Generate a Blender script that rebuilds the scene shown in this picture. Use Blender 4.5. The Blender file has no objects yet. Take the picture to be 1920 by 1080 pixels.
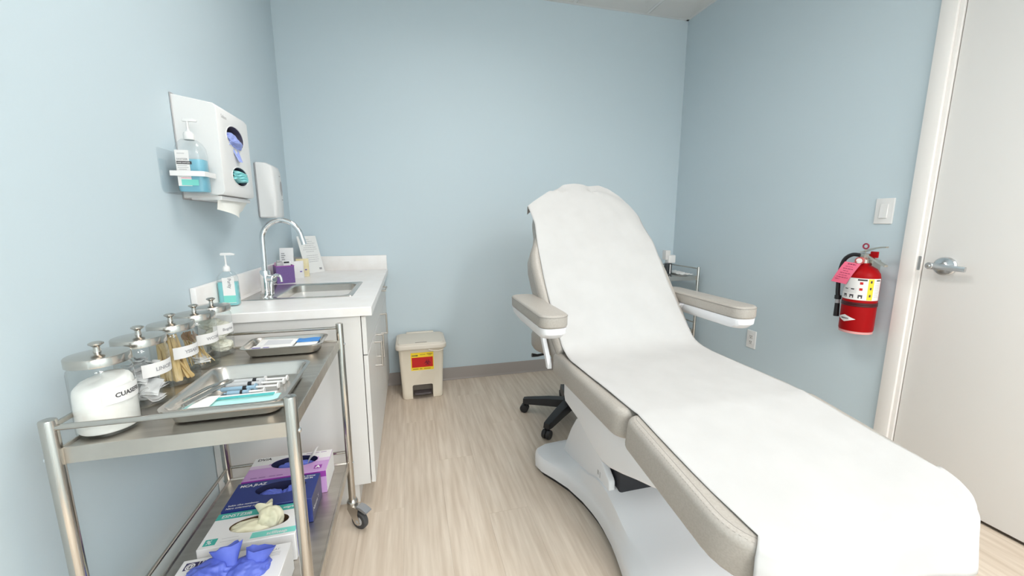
import bpy, bmesh, math, random
from mathutils import Vector, Matrix, noise
PI = math.pi
R = math.radians
random.seed(7)
sc = bpy.context.scene
COL = sc.collection

# ------------------------------------------------------------------ camera, world, lights, exposure
cam_d = bpy.data.cameras.new('camera')
cam = bpy.data.objects.new('camera', cam_d)
COL.objects.link(cam)
sc.camera = cam
cam_d.sensor_width = 36.0
cam_d.lens = 741.92 / 1920 * 36.0
cam_d.clip_start = 0.02
YAW, PITCH, ROLL = 0.2535, 0.1653, -0.0015
fw = Vector((math.sin(YAW) * math.cos(PITCH), math.cos(YAW) * math.cos(PITCH), -math.sin(PITCH)))
rt = Vector((math.cos(YAW), -math.sin(YAW), 0))
up = rt.cross(fw)
rt2 = rt * math.cos(ROLL) + up * math.sin(ROLL)
up2 = -rt * math.sin(ROLL) + up * math.cos(ROLL)
m3 = Matrix((rt2, up2, -fw)).transposed()
cam.matrix_world = Matrix.Translation((0, 0, 1.2483)) @ m3.to_4x4()

w = bpy.data.worlds.new('world')
sc.world = w
w.use_nodes = True
w.node_tree.nodes['Background'].inputs[0].default_value = (0.9, 0.95, 1.0, 1)
w.node_tree.nodes['Background'].inputs[1].default_value = 0.3

sc.view_settings.view_transform = 'Standard'
sc.view_settings.look = 'None'
sc.view_settings.gamma = 1.0
sc.view_settings.use_curve_mapping = False
sc.view_settings.exposure = 0.10

H = 2.853          # ceiling height
XL, XR, YB, YF = -0.781, 2.267, 3.047, -3.10
TROFFERS_AND_FILLS = [(0.355, 1.29), (0.355, -1.15), (1.575, -1.15), (0.355, -2.37), (1.575, -2.37)]  # rear four are unseen panels, added as frontal fill from behind the camera
for lx, ly in TROFFERS_AND_FILLS:
    ld = bpy.data.lights.new('ceiling_or_fill_lamp', 'AREA')
    ld.shape = 'RECTANGLE'
    ld.spread = R(164)
    ld.size, ld.size_y = 0.54, 1.14
    ld.energy = (14, 8, 15, 36, 80)[TROFFERS_AND_FILLS.index((lx, ly))]
    ld.color = (1.0, 0.975, 0.945)
    lo = bpy.data.objects.new('ceiling_or_fill_lamp', ld)
    COL.objects.link(lo)
    lo.location = (lx, ly, H - 0.012)

# ------------------------------------------------------------------ materials
MATS = {}


def mat(name, col=(0.8, 0.8, 0.8), rough=0.5, metal=0.0, spec=0.5, emit=None, alpha=None, bump=None, coat=0.0):
    if name in MATS:
        return MATS[name]
    m = bpy.data.materials.new(name)
    m.use_nodes = True
    nt = m.node_tree
    b = nt.nodes['Principled BSDF']
    b.inputs['Base Color'].default_value = (*col, 1)
    b.inputs['Roughness'].default_value = rough
    b.inputs['Metallic'].default_value = metal
    b.inputs['Specular IOR Level'].default_value = spec
    b.inputs['Coat Weight'].default_value = coat
    if emit:
        b.inputs['Emission Color'].default_value = (*col, 1)
        b.inputs['Emission Strength'].default_value = emit
    if alpha is not None:
        b.inputs['Alpha'].default_value = alpha
    if bump:
        scale, strength, stretch = bump
        tc = nt.nodes.new('ShaderNodeTexCoord')
        mp = nt.nodes.new('ShaderNodeMapping')
        mp.inputs['Scale'].default_value = stretch
        nz = nt.nodes.new('ShaderNodeTexNoise')
        nz.inputs['Scale'].default_value = scale
        nz.inputs['Detail'].default_value = 4
        bp = nt.nodes.new('ShaderNodeBump')
        bp.inputs['Strength'].default_value = strength
        bp.inputs['Distance'].default_value = 0.002
        nt.links.new(tc.outputs['Object'], mp.inputs['Vector'])
        nt.links.new(mp.outputs[0], nz.inputs['Vector'])
        nt.links.new(nz.outputs[0], bp.inputs['Height'])
        nt.links.new(bp.outputs[0], b.inputs['Normal'])
    MATS[name] = m
    return m


def glassy(name, tint=(1, 1, 1), rough=0.02, gloss=1.0):
    """thin clear wall: tinted transparency with a Fresnel reflection"""
    m = bpy.data.materials.new(name)
    m.use_nodes = True
    nt = m.node_tree
    for n in list(nt.nodes):
        nt.nodes.remove(n)
    out = nt.nodes.new('ShaderNodeOutputMaterial')
    tr = nt.nodes.new('ShaderNodeBsdfTransparent')
    tr.inputs[0].default_value = (*tint, 1)
    gl = nt.nodes.new('ShaderNodeBsdfGlossy')
    gl.inputs['Roughness'].default_value = rough
    lw = nt.nodes.new('ShaderNodeLayerWeight')
    lw.inputs[0].default_value = 0.5
    pw = nt.nodes.new('ShaderNodeMath')
    pw.operation = 'POWER'
    pw.inputs[1].default_value = 4.0
    fr = nt.nodes.new('ShaderNodeMath')
    fr.operation = 'MULTIPLY_ADD'
    fr.inputs[1].default_value = 0.75
    fr.inputs[2].default_value = 0.045
    nt.links.new(lw.outputs['Facing'], pw.inputs[0])
    nt.links.new(pw.outputs[0], fr.inputs[0])
    mx = nt.nodes.new('ShaderNodeMixShader')
    nt.links.new(fr.outputs[0], mx.inputs[0])
    nt.links.new(tr.outputs[0], mx.inputs[1])
    nt.links.new(gl.outputs[0], mx.inputs[2])
    nt.links.new(mx.outputs[0], out.inputs[0])
    return m


def noisy(name, c0, c1, scale=8, stretch=(1, 1, 1), rough=0.6, metal=0.0, detail=4, lo=0.35, hi=0.65, bump=0.0, rnd=0.0, spec=0.5):
    m = bpy.data.materials.new(name)
    m.use_nodes = True
    nt = m.node_tree
    b = nt.nodes['Principled BSDF']
    b.inputs['Roughness'].default_value = rough
    b.inputs['Metallic'].default_value = metal
    b.inputs['Specular IOR Level'].default_value = spec
    tc = nt.nodes.new('ShaderNodeTexCoord')
    mp = nt.nodes.new('ShaderNodeMapping')
    mp.inputs['Scale'].default_value = stretch
    nz = nt.nodes.new('ShaderNodeTexNoise')
    nz.inputs['Scale'].default_value = scale
    nz.inputs['Detail'].default_value = detail
    cr = nt.nodes.new('ShaderNodeValToRGB')
    cr.color_ramp.elements[0].position = lo
    cr.color_ramp.elements[0].color = (*c0, 1)
    cr.color_ramp.elements[1].position = hi
    cr.color_ramp.elements[1].color = (*c1, 1)
    nt.links.new(tc.outputs['Object'], mp.inputs['Vector'])
    nt.links.new(mp.outputs[0], nz.inputs['Vector'])
    nt.links.new(nz.outputs[0], cr.inputs[0])
    last = cr.outputs[0]
    if rnd:
        oi = nt.nodes.new('ShaderNodeObjectInfo')
        nt.links.new(oi.outputs['Random'], nz.inputs['W']) if 'W' in nz.inputs and nz.noise_dimensions == '4D' else None
        nz.noise_dimensions = '4D'
        ml = nt.nodes.new('ShaderNodeMath')
        ml.operation = 'MULTIPLY'
        ml.inputs[1].default_value = 37.0
        nt.links.new(oi.outputs['Random'], ml.inputs[0])
        nt.links.new(ml.outputs[0], nz.inputs['W'])
        hs = nt.nodes.new('ShaderNodeHueSaturation')
        mr = nt.nodes.new('ShaderNodeMapRange')
        mr.inputs['To Min'].default_value = 1 - rnd
        mr.inputs['To Max'].default_value = 1 + rnd
        nt.links.new(oi.outputs['Random'], mr.inputs[0])
        nt.links.new(mr.outputs[0], hs.inputs['Value'])
        nt.links.new(last, hs.inputs['Color'])
        last = hs.outputs[0]
    nt.links.new(last, b.inputs['Base Color'])
    if bump:
        bp = nt.nodes.new('ShaderNodeBump')
        bp.inputs['Strength'].default_value = bump
        bp.inputs['Distance'].default_value = 0.002
        nt.links.new(nz.outputs[0], bp.inputs['Height'])
        nt.links.new(bp.outputs[0], b.inputs['Normal'])
    MATS[name] = m
    return m


WALL = mat('pale_blue_paint', (0.59, 0.687, 0.738), 0.55, spec=0.3, bump=(260, 0.08, (1, 1, 1)))
CEIL = mat('ceiling_tile_white', (0.74, 0.74, 0.73), 0.85, bump=(180, 0.2, (1, 1, 1)))
TBAR = mat('ceiling_grid_white', (0.78, 0.79, 0.79), 0.5)
DOORW = mat('door_white', (0.86, 0.835, 0.81), 0.4)
TRIMW = mat('trim_white', (0.88, 0.845, 0.815), 0.4)
GAPD = mat('gap_dark', (0.10, 0.075, 0.055), 0.8)
BASEB = mat('taupe_vinyl_base', (0.34, 0.30, 0.275), 0.5)
FLOORW = noisy('pale_oak_vinyl', (0.56, 0.455, 0.355), (0.73, 0.63, 0.525), scale=3.0, stretch=(16, 1.1, 1), rough=0.42, detail=6, lo=0.3, hi=0.68, rnd=0.018)
FLOORB = mat('floor_joint', (0.50, 0.41, 0.32), 0.8)
STEEL = mat('brushed_steel', (0.58, 0.555, 0.52), 0.24, 1.0, bump=(60, 0.05, (1, 12, 1)))
STEELR = mat('steel_tube', (0.54, 0.505, 0.46), 0.17, 1.0)
STEELD = noisy('steel_shelf', (0.54, 0.50, 0.45), (0.63, 0.59, 0.535), scale=6, stretch=(1, 9, 1), rough=0.36, metal=1.0)
CHROME = mat('chrome', (0.80, 0.81, 0.82), 0.07, 1.0)
NICKEL = mat('satin_nickel', (0.60, 0.57, 0.53), 0.3, 1.0)
SATIN = mat('satin_chrome', (0.66, 0.67, 0.68), 0.22, 1.0)
LAMW = mat('white_laminate', (0.75, 0.73, 0.705), 0.38)
CTOP = noisy('white_stone_laminate', (0.86, 0.82, 0.79), (0.90, 0.87, 0.85), scale=14, rough=0.3)
WPLA = mat('white_plastic', (0.82, 0.81, 0.80), 0.35)
WPLB = mat('offwhite_plastic', (0.76, 0.745, 0.73), 0.35)
CHAIRW = mat('chair_white_shell', (0.88, 0.88, 0.90), 0.32)
VINYL = noisy('greige_vinyl', (0.40, 0.365, 0.325), (0.44, 0.405, 0.365), scale=220, rough=0.42, detail=2, bump=0.08)
PIPING = mat('greige_piping', (0.36, 0.33, 0.295), 0.5)
STITCH = mat('stitch_thread', (0.29, 0.27, 0.245), 0.7)
PAPER = noisy('exam_paper', (0.545, 0.535, 0.525), (0.57, 0.56, 0.55), scale=9, rough=0.85, spec=0.15)
WPAPER = mat('white_paper', (0.86, 0.85, 0.83), 0.8, spec=0.2)
LABELW = mat('label_white', (0.83, 0.81, 0.795), 0.6)
INK = mat('black_ink', (0.05, 0.045, 0.05), 0.6)
INKG = mat('grey_ink', (0.36, 0.35, 0.36), 0.6)
INKL = mat('light_grey_ink', (0.55, 0.54, 0.54), 0.6)
BLACK = mat('black_plastic', (0.018, 0.018, 0.021), 0.4)
RUBBER = mat('dark_rubber', (0.06, 0.06, 0.062), 0.6)
DARK = mat('dark_interior', (0.03, 0.03, 0.035), 0.7)
BIN = mat('beige_bin_plastic', (0.82, 0.74, 0.61), 0.45)
BINL = mat('beige_bin_lid', (0.74, 0.68, 0.59), 0.42)
YEL = mat('label_yellow', (0.92, 0.66, 0.03), 0.5)
RED = mat('label_red', (0.56, 0.008, 0.008), 0.45)
EXTR = mat('extinguisher_red', (0.36, 0.004, 0.006), 0.4, spec=0.12)
PINK = mat('pink_tag', (0.88, 0.16, 0.27), 0.7)
PINKP = mat('pale_pink', (0.80, 0.45, 0.60), 0.6)
GLOVEB = noisy('blue_nitrile', (0.095, 0.135, 0.56), (0.13, 0.18, 0.64), scale=20, rough=0.5)
GLOVEP = noisy('periwinkle_nitrile', (0.30, 0.36, 0.76), (0.38, 0.46, 0.84), scale=20, rough=0.5)
GLOVEC = noisy('cream_latex', (0.74, 0.69, 0.48), (0.82, 0.78, 0.60), scale=16, rough=0.55)
TEAL = mat('teal_mask', (0.34, 0.80, 0.82), 0.7)
TEALC = mat('teal_print', (0.055, 0.42, 0.36), 0.5)
TEALL = mat('light_teal_print', (0.20, 0.65, 0.57), 0.5)
NAVY = mat('navy_card', (0.018, 0.036, 0.20), 0.42)
NAVYS = mat('slate_card', (0.085, 0.08, 0.14), 0.45)
LILAC = mat('lilac_card', (0.56, 0.32, 0.62), 0.45)
PURP = mat('violet_print', (0.30, 0.045, 0.36), 0.45)
CARDW = mat('white_card', (0.80, 0.785, 0.78), 0.5)
GLASS = glassy('clear_glass', (0.965, 0.975, 0.97))
ACRYL = glassy('clear_acrylic', (0.975, 0.985, 0.99), 0.05)
BOTTLE = glassy('clear_bottle', (0.97, 0.985, 0.99), 0.05)
GEL = mat('blue_gel', (0.26, 0.64, 0.80), 0.15, alpha=0.7)
GELT = mat('teal_gel', (0.27, 0.74, 0.77), 0.15, alpha=0.75)
COTTON = noisy('cotton', (0.86, 0.84, 0.81), (0.92, 0.91, 0.88), scale=30, rough=0.95, bump=0.4)
GAUZE = noisy('gauze_plastic', (0.82, 0.81, 0.81), (0.92, 0.91, 0.91), scale=18, rough=0.35)
CREAM = noisy('cream_gauze', (0.76, 0.73, 0.60), (0.88, 0.86, 0.76), scale=14, rough=0.8)
WOOD = noisy('bamboo_stick', (0.62, 0.42, 0.17), (0.80, 0.60, 0.30), scale=9, stretch=(1, 1, 0.3), rough=0.6)
WOODR = noisy('brown_stick', (0.34, 0.15, 0.07), (0.55, 0.33, 0.16), scale=9, rough=0.6)
SYR = mat('syringe_barrel', (0.78, 0.80, 0.82), 0.12, alpha=0.55)
SYRB = mat('syringe_blue_tint', (0.36, 0.55, 0.70), 0.2, alpha=0.8)
DRAPE = mat('teal_drape', (0.52, 0.88, 0.84), 0.6)
BLUEP = mat('blue_pouch', (0.045, 0.25, 0.66), 0.4)
VIOL = mat('violet_ink', (0.13, 0.08, 0.38), 0.5)
GREYP = mat('grey_print', (0.62, 0.62, 0.64), 0.6)
LAMP = mat('lamp_diffuser', (1.0, 0.97, 0.93), 0.5, emit=2.0)
PURPLE = noisy('purple_glitter', (0.10, 0.045, 0.20), (0.25, 0.14, 0.38), scale=420, rough=0.4, detail=2, lo=0.4, hi=0.75)
CREAMY = noisy('cream_packet', (0.76, 0.63, 0.33), (0.84, 0.75, 0.50), scale=25, rough=0.5)
GREYC = mat('grey_cap', (0.40, 0.39, 0.40), 0.35)
PAPERT = mat('tissue', (0.86, 0.85, 0.80), 0.9, spec=0.1)
GREENP = mat('gauge_green', (0.25, 0.35, 0.22), 0.5)
BRASS = mat('valve_metal', (0.62, 0.60, 0.54), 0.28, 1.0)


# ------------------------------------------------------------------ mesh helper
class B:
    def __init__(s):
        s.v, s.f, s.mi, s.sm = [], [], [], []

    def add(s, vs, fs, mi=0, smooth=True):
        o = len(s.v)
        s.v += [Vector(p) for p in vs]
        s.f += [tuple(i + o for i in f) for f in fs]
        s.mi += [mi] * len(fs)
        s.sm += [smooth] * len(fs)
        return s

    def bm(s, bm, mi=0):
        bm.verts.index_update()
        s.add([v.co.copy() for v in bm.verts], [tuple(v.index for v in f.verts) for f in bm.faces], mi)
        bm.free()
        return s

    def box(s, x0, x1, y0, y1, z0, z1, r=0.0, mi=0, seg=2):
        b = bmesh.new()
        bmesh.ops.create_cube(b, size=1)
        for v in b.verts:
            v.co = Vector(((x0 + x1) / 2 + v.co.x * (x1 - x0), (y0 + y1) / 2 + v.co.y * (y1 - y0), (z0 + z1) / 2 + v.co.z * (z1 - z0)))
        if r:
            bmesh.ops.bevel(b, geom=list(b.edges), offset=r, segments=seg, profile=0.5, affect='EDGES')
        return s.bm(b, mi)

    def loft(s, rings, cap0=True, cap1=True, closed=True, mi=0):
        n = len(rings[0])
        vs = [p for r_ in rings for p in r_]
        fs = []
        for k in range(len(rings) - 1):
            for i in range(n if closed else n - 1):
                j = (i + 1) % n
                fs.append((k * n + i, k * n + j, (k + 1) * n + j, (k + 1) * n + i))
        if cap0:
            fs.append(tuple(reversed(range(n))))
        if cap1:
            fs.append(tuple(range((len(rings) - 1) * n, len(rings) * n)))
        return s.add(vs, fs, mi)

    def lathe(s, prof, c=(0, 0, 0), axis=(0, 0, 1), n=32, mi=0, cap0=True, cap1=True):
        a = Vector(axis).normalized()
        t = Vector((1, 0, 0)) if abs(a.x) < 0.9 else Vector((0, 1, 0))
        u = a.cross(t).normalized()
        v = a.cross(u)
        c = Vector(c)
        rings = [[c + a * z + (u * math.cos(2 * PI * i / n) + v * math.sin(2 * PI * i / n)) * max(r, 1e-5) for i in range(n)] for r, z in prof]
        return s.loft(rings, cap0, cap1, True, mi)

    def cyl(s, p0, p1, r0, r1=None, n=20, mi=0, bev=0.0):
        p0, p1 = Vector(p0), Vector(p1)
        L = (p1 - p0).length
        r1 = r0 if r1 is None else r1
        pr = [(r0, 0), (r1, L)]
        if bev:
            pr = [(r0 - bev, 0), (r0, bev), (r1, L - bev), (r1 - bev, L)]
        return s.lathe(pr, p0, p1 - p0, n, mi)

    def tube(s, pts, r, n=12, closed=False, mi=0, caps=True):
        pts = [Vector(p) for p in pts]
        N = len(pts)
        rr = r if isinstance(r, (list, tuple)) else [r] * N
        rings = []
        pu = None
        for i, p in enumerate(pts):
            if closed:
                t = (pts[(i + 1) % N] - pts[i - 1]).normalized()
            else:
                t = (pts[min(i + 1, N - 1)] - pts[max(i - 1, 0)]).normalized()
            if pu is None:
                a = Vector((0, 0, 1)) if abs(t.z) < 0.9 else Vector((1, 0, 0))
                u = t.cross(a).normalized()
            else:
                u = (pu - t * pu.dot(t)).normalized()
            pu = u
            v = t.cross(u)
            rings.append([p + (u * math.cos(2 * PI * k / n) + v * math.sin(2 * PI * k / n)) * rr[i] for k in range(n)])
        if closed:
            rings.append(rings[0])
            return s.loft(rings, False, False, True, mi)
        return s.loft(rings, caps, caps, True, mi)

    def ell(s, c, rx, ry, rz, seg=20, rings=12, mi=0):
        c = Vector(c)
        rs = []
        for k in range(rings + 1):
            a = -PI / 2 + PI * k / rings
            ca = max(math.cos(a), 1e-4)
            rs.append([c + Vector((rx * ca * math.cos(2 * PI * i / seg), ry * ca * math.sin(2 * PI * i / seg), rz * math.sin(a))) for i in range(seg)])
        return s.loft(rs, True, True, True, mi)

    def slab(s, out, z0, z1, r=0.0, seg=4, mi=0, M=None, r0=None):
        """closed 2D outline -> solid with rounded upper (r) and lower (r0) rims"""
        r0 = r if r0 is None else r0
        rings = []
        if r0:
            for k in range(seg + 1):
                a = PI / 2 * k / seg
                rings.append([(x, y, z0 + r0 * (1 - math.sin(a))) for x, y in inset(out, r0 * (1 - math.cos(a)))][:])
            rings = [[(x, y, z0 + r0 * (1 - math.cos(PI / 2 * k / seg))) for x, y in inset(out, r0 * (1 - math.sin(PI / 2 * k / seg)))] for k in range(seg + 1)]
        else:
            rings.append([(x, y, z0) for x, y in out])
        if r:
            rings += [[(x, y, z1 - r * (1 - math.sin(PI / 2 * k / seg))) for x, y in inset(out, r * (1 - math.cos(PI / 2 * k / seg)))] for k in range(seg + 1)]
        else:
            rings.append([(x, y, z1) for x, y in out])
        if M is not None:
            rings = [[M @ Vector(p) for p in q] for q in rings]
        return s.loft(rings, True, True, True, mi)

    def quad(s, a, b, c, d, mi=0):
        return s.add([a, b, c, d], [(0, 1, 2, 3)], mi, False)

    def grid(s, P, mi=0):
        n, m_ = len(P), len(P[0])
        return s.add([p for r_ in P for p in r_], [(i * m_ + j, i * m_ + j + 1, (i + 1) * m_ + j + 1, (i + 1) * m_ + j) for i in range(n - 1) for j in range(m_ - 1)], mi)

    def tf(s, M):
        s.v = [M @ p for p in s.v]
        return s


def inset(out, d):
    if abs(d) < 1e-9:
        return list(out)
    n = len(out)
    res = []
    for i in range(n):
        p0, p1, p2 = Vector(out[i - 1]), Vector(out[i]), Vector(out[(i + 1) % n])
        e1, e2 = (p1 - p0), (p2 - p1)
        e1 = e1.normalized() if e1.length > 1e-9 else Vector((1, 0))
        e2 = e2.normalized() if e2.length > 1e-9 else e1
        n1, n2 = Vector((-e1.y, e1.x)), Vector((-e2.y, e2.x))
        nn = n1 + n2
        nn = nn.normalized() if nn.length > 1e-6 else n1
        k = max(0.5, nn.dot(n1))
        res.append((p1.x + nn.x * d / k, p1.y + nn.y * d / k))
    return res


def rrect(x0, x1, y0, y1, r, n=6):
    rs = r if isinstance(r, (list, tuple)) else [r] * 4     # corners: (x0,y0) (x1,y0) (x1,y1) (x0,y1)
    out = []
    for (cx, cy, a0), q in zip((((x0), (y0), PI), ((x1), (y0), 1.5 * PI), ((x1), (y1), 0), ((x0), (y1), 0.5 * PI)), rs):
        sx = 1 if cx == x0 else -1
        sy = 1 if cy == y0 else -1
        for k in range(n + 1):
            a = a0 + PI / 2 * k / n
            out.append((cx + sx * q + q * math.cos(a), cy + sy * q + q * math.sin(a)))
    return out


def ellipse(cx, cy, rx, ry, n=32):
    return [(cx + rx * math.cos(2 * PI * i / n), cy + ry * math.sin(2 * PI * i / n)) for i in range(n)]


def mesh_of(name, b, mats):
    me = bpy.data.meshes.new(name)
    me.from_pydata([tuple(v) for v in b.v], [], b.f)
    for m in (mats if isinstance(mats, (list, tuple)) else [mats]):
        me.materials.append(m)
    me.polygons.foreach_set('material_index', b.mi)
    me.polygons.foreach_set('use_smooth', b.sm)
    me.update()
    bm = bmesh.new()
    bm.from_mesh(me)
    bmesh.ops.recalc_face_normals(bm, faces=bm.faces)
    bm.to_mesh(me)
    bm.free()
    me.set_sharp_from_angle(angle=R(38))
    return me


def root_of(o):
    while o.parent:
        o = o.parent
    return o


def tag(o, label=None, cat=None, group=None, kind=None):
    for k, v in (('label', label), ('category', cat), ('group', group), ('kind', kind)):
        if v:
            o[k] = v
    return o


def obj(name, b, m, parent=None, label=None, cat=None, group=None, kind=None):
    """b holds world coordinates; the object is placed in its thing's frame"""
    if parent is None:
        lo = Vector((min(v.x for v in b.v), min(v.y for v in b.v), min(v.z for v in b.v)))
        hi = Vector((max(v.x for v in b.v), max(v.y for v in b.v), max(v.z for v in b.v)))
        org = Vector(((lo.x + hi.x) / 2, (lo.y + hi.y) / 2, lo.z))
    else:
        org = root_of(parent).location.copy()
    b.v = [v - org for v in b.v]
    if name in ('printed_lines', 'printed_icons', 'pictogram', 'slot', 'red_symbol', 'grey_mark', 'violet_print', 'printed_text'):
        kind = 'stuff'
    o = bpy.data.objects.new(name, mesh_of(name, b, m))
    COL.objects.link(o)
    if parent is None:
        o.location = org
    else:
        o.parent = parent
    return tag(o, label, cat, group, kind)


def thing(name, label, cat, loc=(0, 0, 0), group=None, kind=None):
    o = bpy.data.objects.new(name, None)
    o.empty_display_size = 0.05
    COL.objects.link(o)
    o.location = loc
    return tag(o, label, cat, group, kind)


def cut(o, b, inner=None):
    """subtract a solid given in world coordinates from the object"""
    org = root_of(o).location
    b.v = [v - org for v in b.v]
    me = mesh_of('cutter', b, inner or o.data.materials[0])
    c = bpy.data.objects.new('cutter', me)
    COL.objects.link(c)
    if o.parent:
        c.location = org
        c.matrix_world = Matrix.Translation(org)
    else:
        c.location = org
    md = o.modifiers.new('cut', 'BOOLEAN')
    md.operation = 'DIFFERENCE'
    md.solver = 'EXACT'
    md.material_mode = 'TRANSFER'
    md.object = c
    bpy.context.view_layer.update()
    dg = bpy.context.evaluated_depsgraph_get()
    nm = bpy.data.meshes.new_from_object(o.evaluated_get(dg))
    o.modifiers.clear()
    old = o.data
    o.data = nm
    nm.set_sharp_from_angle(angle=R(38))
    bpy.data.meshes.remove(old)
    bpy.data.objects.remove(c)


def text(body, size, m, parent, fmap, align='LEFT', bold=0.0, name='lettering', thick=0.0):
    """flat print: letters as a mesh, each vertex placed by fmap(x, y)"""
    cu = bpy.data.curves.new('letters', 'FONT')
    cu.body = body
    cu.size = size
    cu.align_x = align
    cu.offset = bold
    cu.resolution_u = 3
    o = bpy.data.objects.new('letters', cu)
    COL.objects.link(o)
    bpy.context.view_layer.update()
    me = o.evaluated_get(bpy.context.evaluated_depsgraph_get()).to_mesh()
    b = B()
    b.add([fmap(v.co.x, v.co.y) for v in me.vertices], [tuple(p.vertices) for p in me.polygons], 0, False)
    o.evaluated_get(bpy.context.evaluated_depsgraph_get()).to_mesh_clear()
    bpy.data.objects.remove(o)
    return obj(name, b, m, parent)


def plane_map(o, xd, yd):
    o, xd, yd = Vector(o), Vector(xd).normalized(), Vector(yd).normalized()
    return lambda x, y: o + xd * x + yd * y


def patch(b, fm, x0, x1, y0, y1, mi=0, nx=1):
    for k in range(nx):
        a, c = x0 + (x1 - x0) * k / nx, x0 + (x1 - x0) * (k + 1) / nx
        b.quad(fm(a, y0), fm(c, y0), fm(c, y1), fm(a, y1), mi)
    return b


def spline(ctrl, n=8):
    c = [Vector(p) for p in ctrl]
    out = []
    for i in range(len(c) - 1):
        p0, p1, p2, p3 = c[max(i - 1, 0)], c[i], c[i + 1], c[min(i + 2, len(c) - 1)]
        for k in range(n):
            t = k / n
            out.append(0.5 * ((2 * p1) + (p2 - p0) * t + (2 * p0 - 5 * p1 + 4 * p2 - p3) * t * t + (3 * p1 - p0 - 3 * p2 + p3) * t ** 3))
    out.append(c[-1])
    return out


def arc_pts(c, r, a0, a1, u, v, n=12):
    c, u, v = Vector(c), Vector(u), Vector(v)
    return [c + (u * math.cos(a0 + (a1 - a0) * k / n) + v * math.sin(a0 + (a1 - a0) * k / n)) * r for k in range(n + 1)]


def copy_tree(o, parent=None, loc=None):
    c = o.copy()
    COL.objects.link(c)
    c.parent = parent
    if loc is not None:
        c.location = loc
    for ch in [q for q in COL.objects if q.parent == o]:
        copy_tree(ch, c)
    return c


# ------------------------------------------------------------------ room shell
fl = obj('floor', B().box(XL - 0.1, XR + 0.12, YF - 0.1, YB + 0.1, -0.06, -0.0035), FLOORB, kind='structure')
PWID, PLEN = 0.1778, 1.2192
ix = 0
x = XL
pl_meshes = {}
while x < XR - 1e-4:
    x1 = min(x + PWID, XR)
    y = YF - PLEN * ((ix * 0.37) % 1)
    while y < YB:
        ya, yb = max(y, YF), min(y + PLEN, YB)
        if yb - ya > 0.02:
            wd, ln = x1 - x, yb - ya
            key = (round(wd, 3), round(ln, 3))
            cx, cy = (x + x1) / 2, (ya + yb) / 2
            if key not in pl_meshes:
                g = 0.00012
                pl_meshes[key] = mesh_of('plank', B().box(-wd / 2 + g, wd / 2 - g, -ln / 2 + g, ln / 2 - g, -0.004, 0.0, 0.0002, seg=1), FLOORW)
            o = bpy.data.objects.new('plank', pl_meshes[key])
            COL.objects.link(o)
            o.parent = fl
            o.location = Vector((cx, cy, 0)) - fl.location
        y += PLEN
    x += PWID
    ix += 1

obj('wall_left', B().box(XL - 0.1, XL, YF - 0.1, YB + 0.1, -0.05, H + 0.1), WALL, kind='structure')
obj('wall_back', B().box(XL, XR, YB, YB + 0.1, -0.05, H + 0.1), WALL, kind='structure')
obj('wall_front', B().box(XL, XR, YF - 0.1, YF, -0.05, H + 0.1), WALL, kind='structure')
DY0, DY1, DH = 0.34, 1.275, 2.40
b = B()
b.box(XR, XR + 0.12, DY1, YB + 0.1, -0.05, H + 0.1)
b.box(XR, XR + 0.12, YF - 0.1, DY0, -0.05, H + 0.1)
b.box(XR, XR + 0.12, DY0, DY1, DH, H + 0.1)
obj('wall_right', b, WALL, kind='structure')

ce = obj('ceiling', B().box(XL - 0.1, XR + 0.12, YF - 0.1, YB + 0.1, H + 0.012, H + 0.1), CEIL, kind='structure')
tx = [XL, 0.05, 0.66, 1.27, 1.88, XR]
ty = [YF, -2.98, -1.76, -0.54, 0.68, 1.90, YB]
for i in range(5):
    for j in range(len(ty) - 1):
        x0, x1, y0, y1 = tx[i], tx[i + 1], ty[j], ty[j + 1]
        if any(x0 < a < x1 and y0 < c < y1 for a, c in TROFFERS_AND_FILLS):
            continue
        ti = B()
        ti.slab(rrect(x0 + 0.011, x1 - 0.011, y0 + 0.011, y1 - 0.011, 0.001, 1), H - 0.001, H + 0.014, 0, r0=0.004, seg=1)
        obj('ceiling_tile', ti, CEIL, ce)
for xx in tx[1:-1]:
    obj('grid_bar', B().box(xx - 0.012, xx + 0.012, YF, YB, H, H + 0.01, 0.001, seg=1), TBAR, ce)
for yy in ty[1:-1]:
    obj('grid_bar', B().box(XL, XR, yy - 0.012, yy + 0.012, H + 0.0006, H + 0.01, 0.001, seg=1), TBAR, ce)
for bx in ((XL, XL + 0.022, YF, YB), (XR - 0.022, XR, YF, YB), (XL, XR, YB - 0.022, YB), (XL, XR, YF, YF + 0.022)):
    obj('wall_angle', B().box(*bx, H - 0.002, H + 0.006, 0.0006, seg=1), TBAR, ce)
for k, (lx, ly) in enumerate(TROFFERS_AND_FILLS):
    t = thing('ceiling_or_fill_light', ['recessed white ceiling light panel above the room centre', 'unseen ceiling fill panel behind the camera on the left',
                                'added unseen ceiling fill panel behind the camera by the door',
                                'added unseen ceiling fill panel farthest back on the left', 'added unseen ceiling fill panel farthest back on the door side'][k], 'ceiling light', (lx, ly, H), 'recessed ceiling lights')
    b = B()
    for q in ((lx - .295, lx - .275, ly - .6, ly + .6), (lx + .275, lx + .295, ly - .6, ly + .6), (lx - .275, lx + .275, ly - .6, ly - .58), (lx - .275, lx + .275, ly + .58, ly + .6)):
        b.box(*q, H - 0.006, H + 0.012, 0.002, seg=1)
    obj('frame', b, TBAR, t)
    obj('diffuser', B().box(lx - .275, lx + .275, ly - .58, ly + .58, H - 0.002, H + 0.004), LAMP, t)

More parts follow.
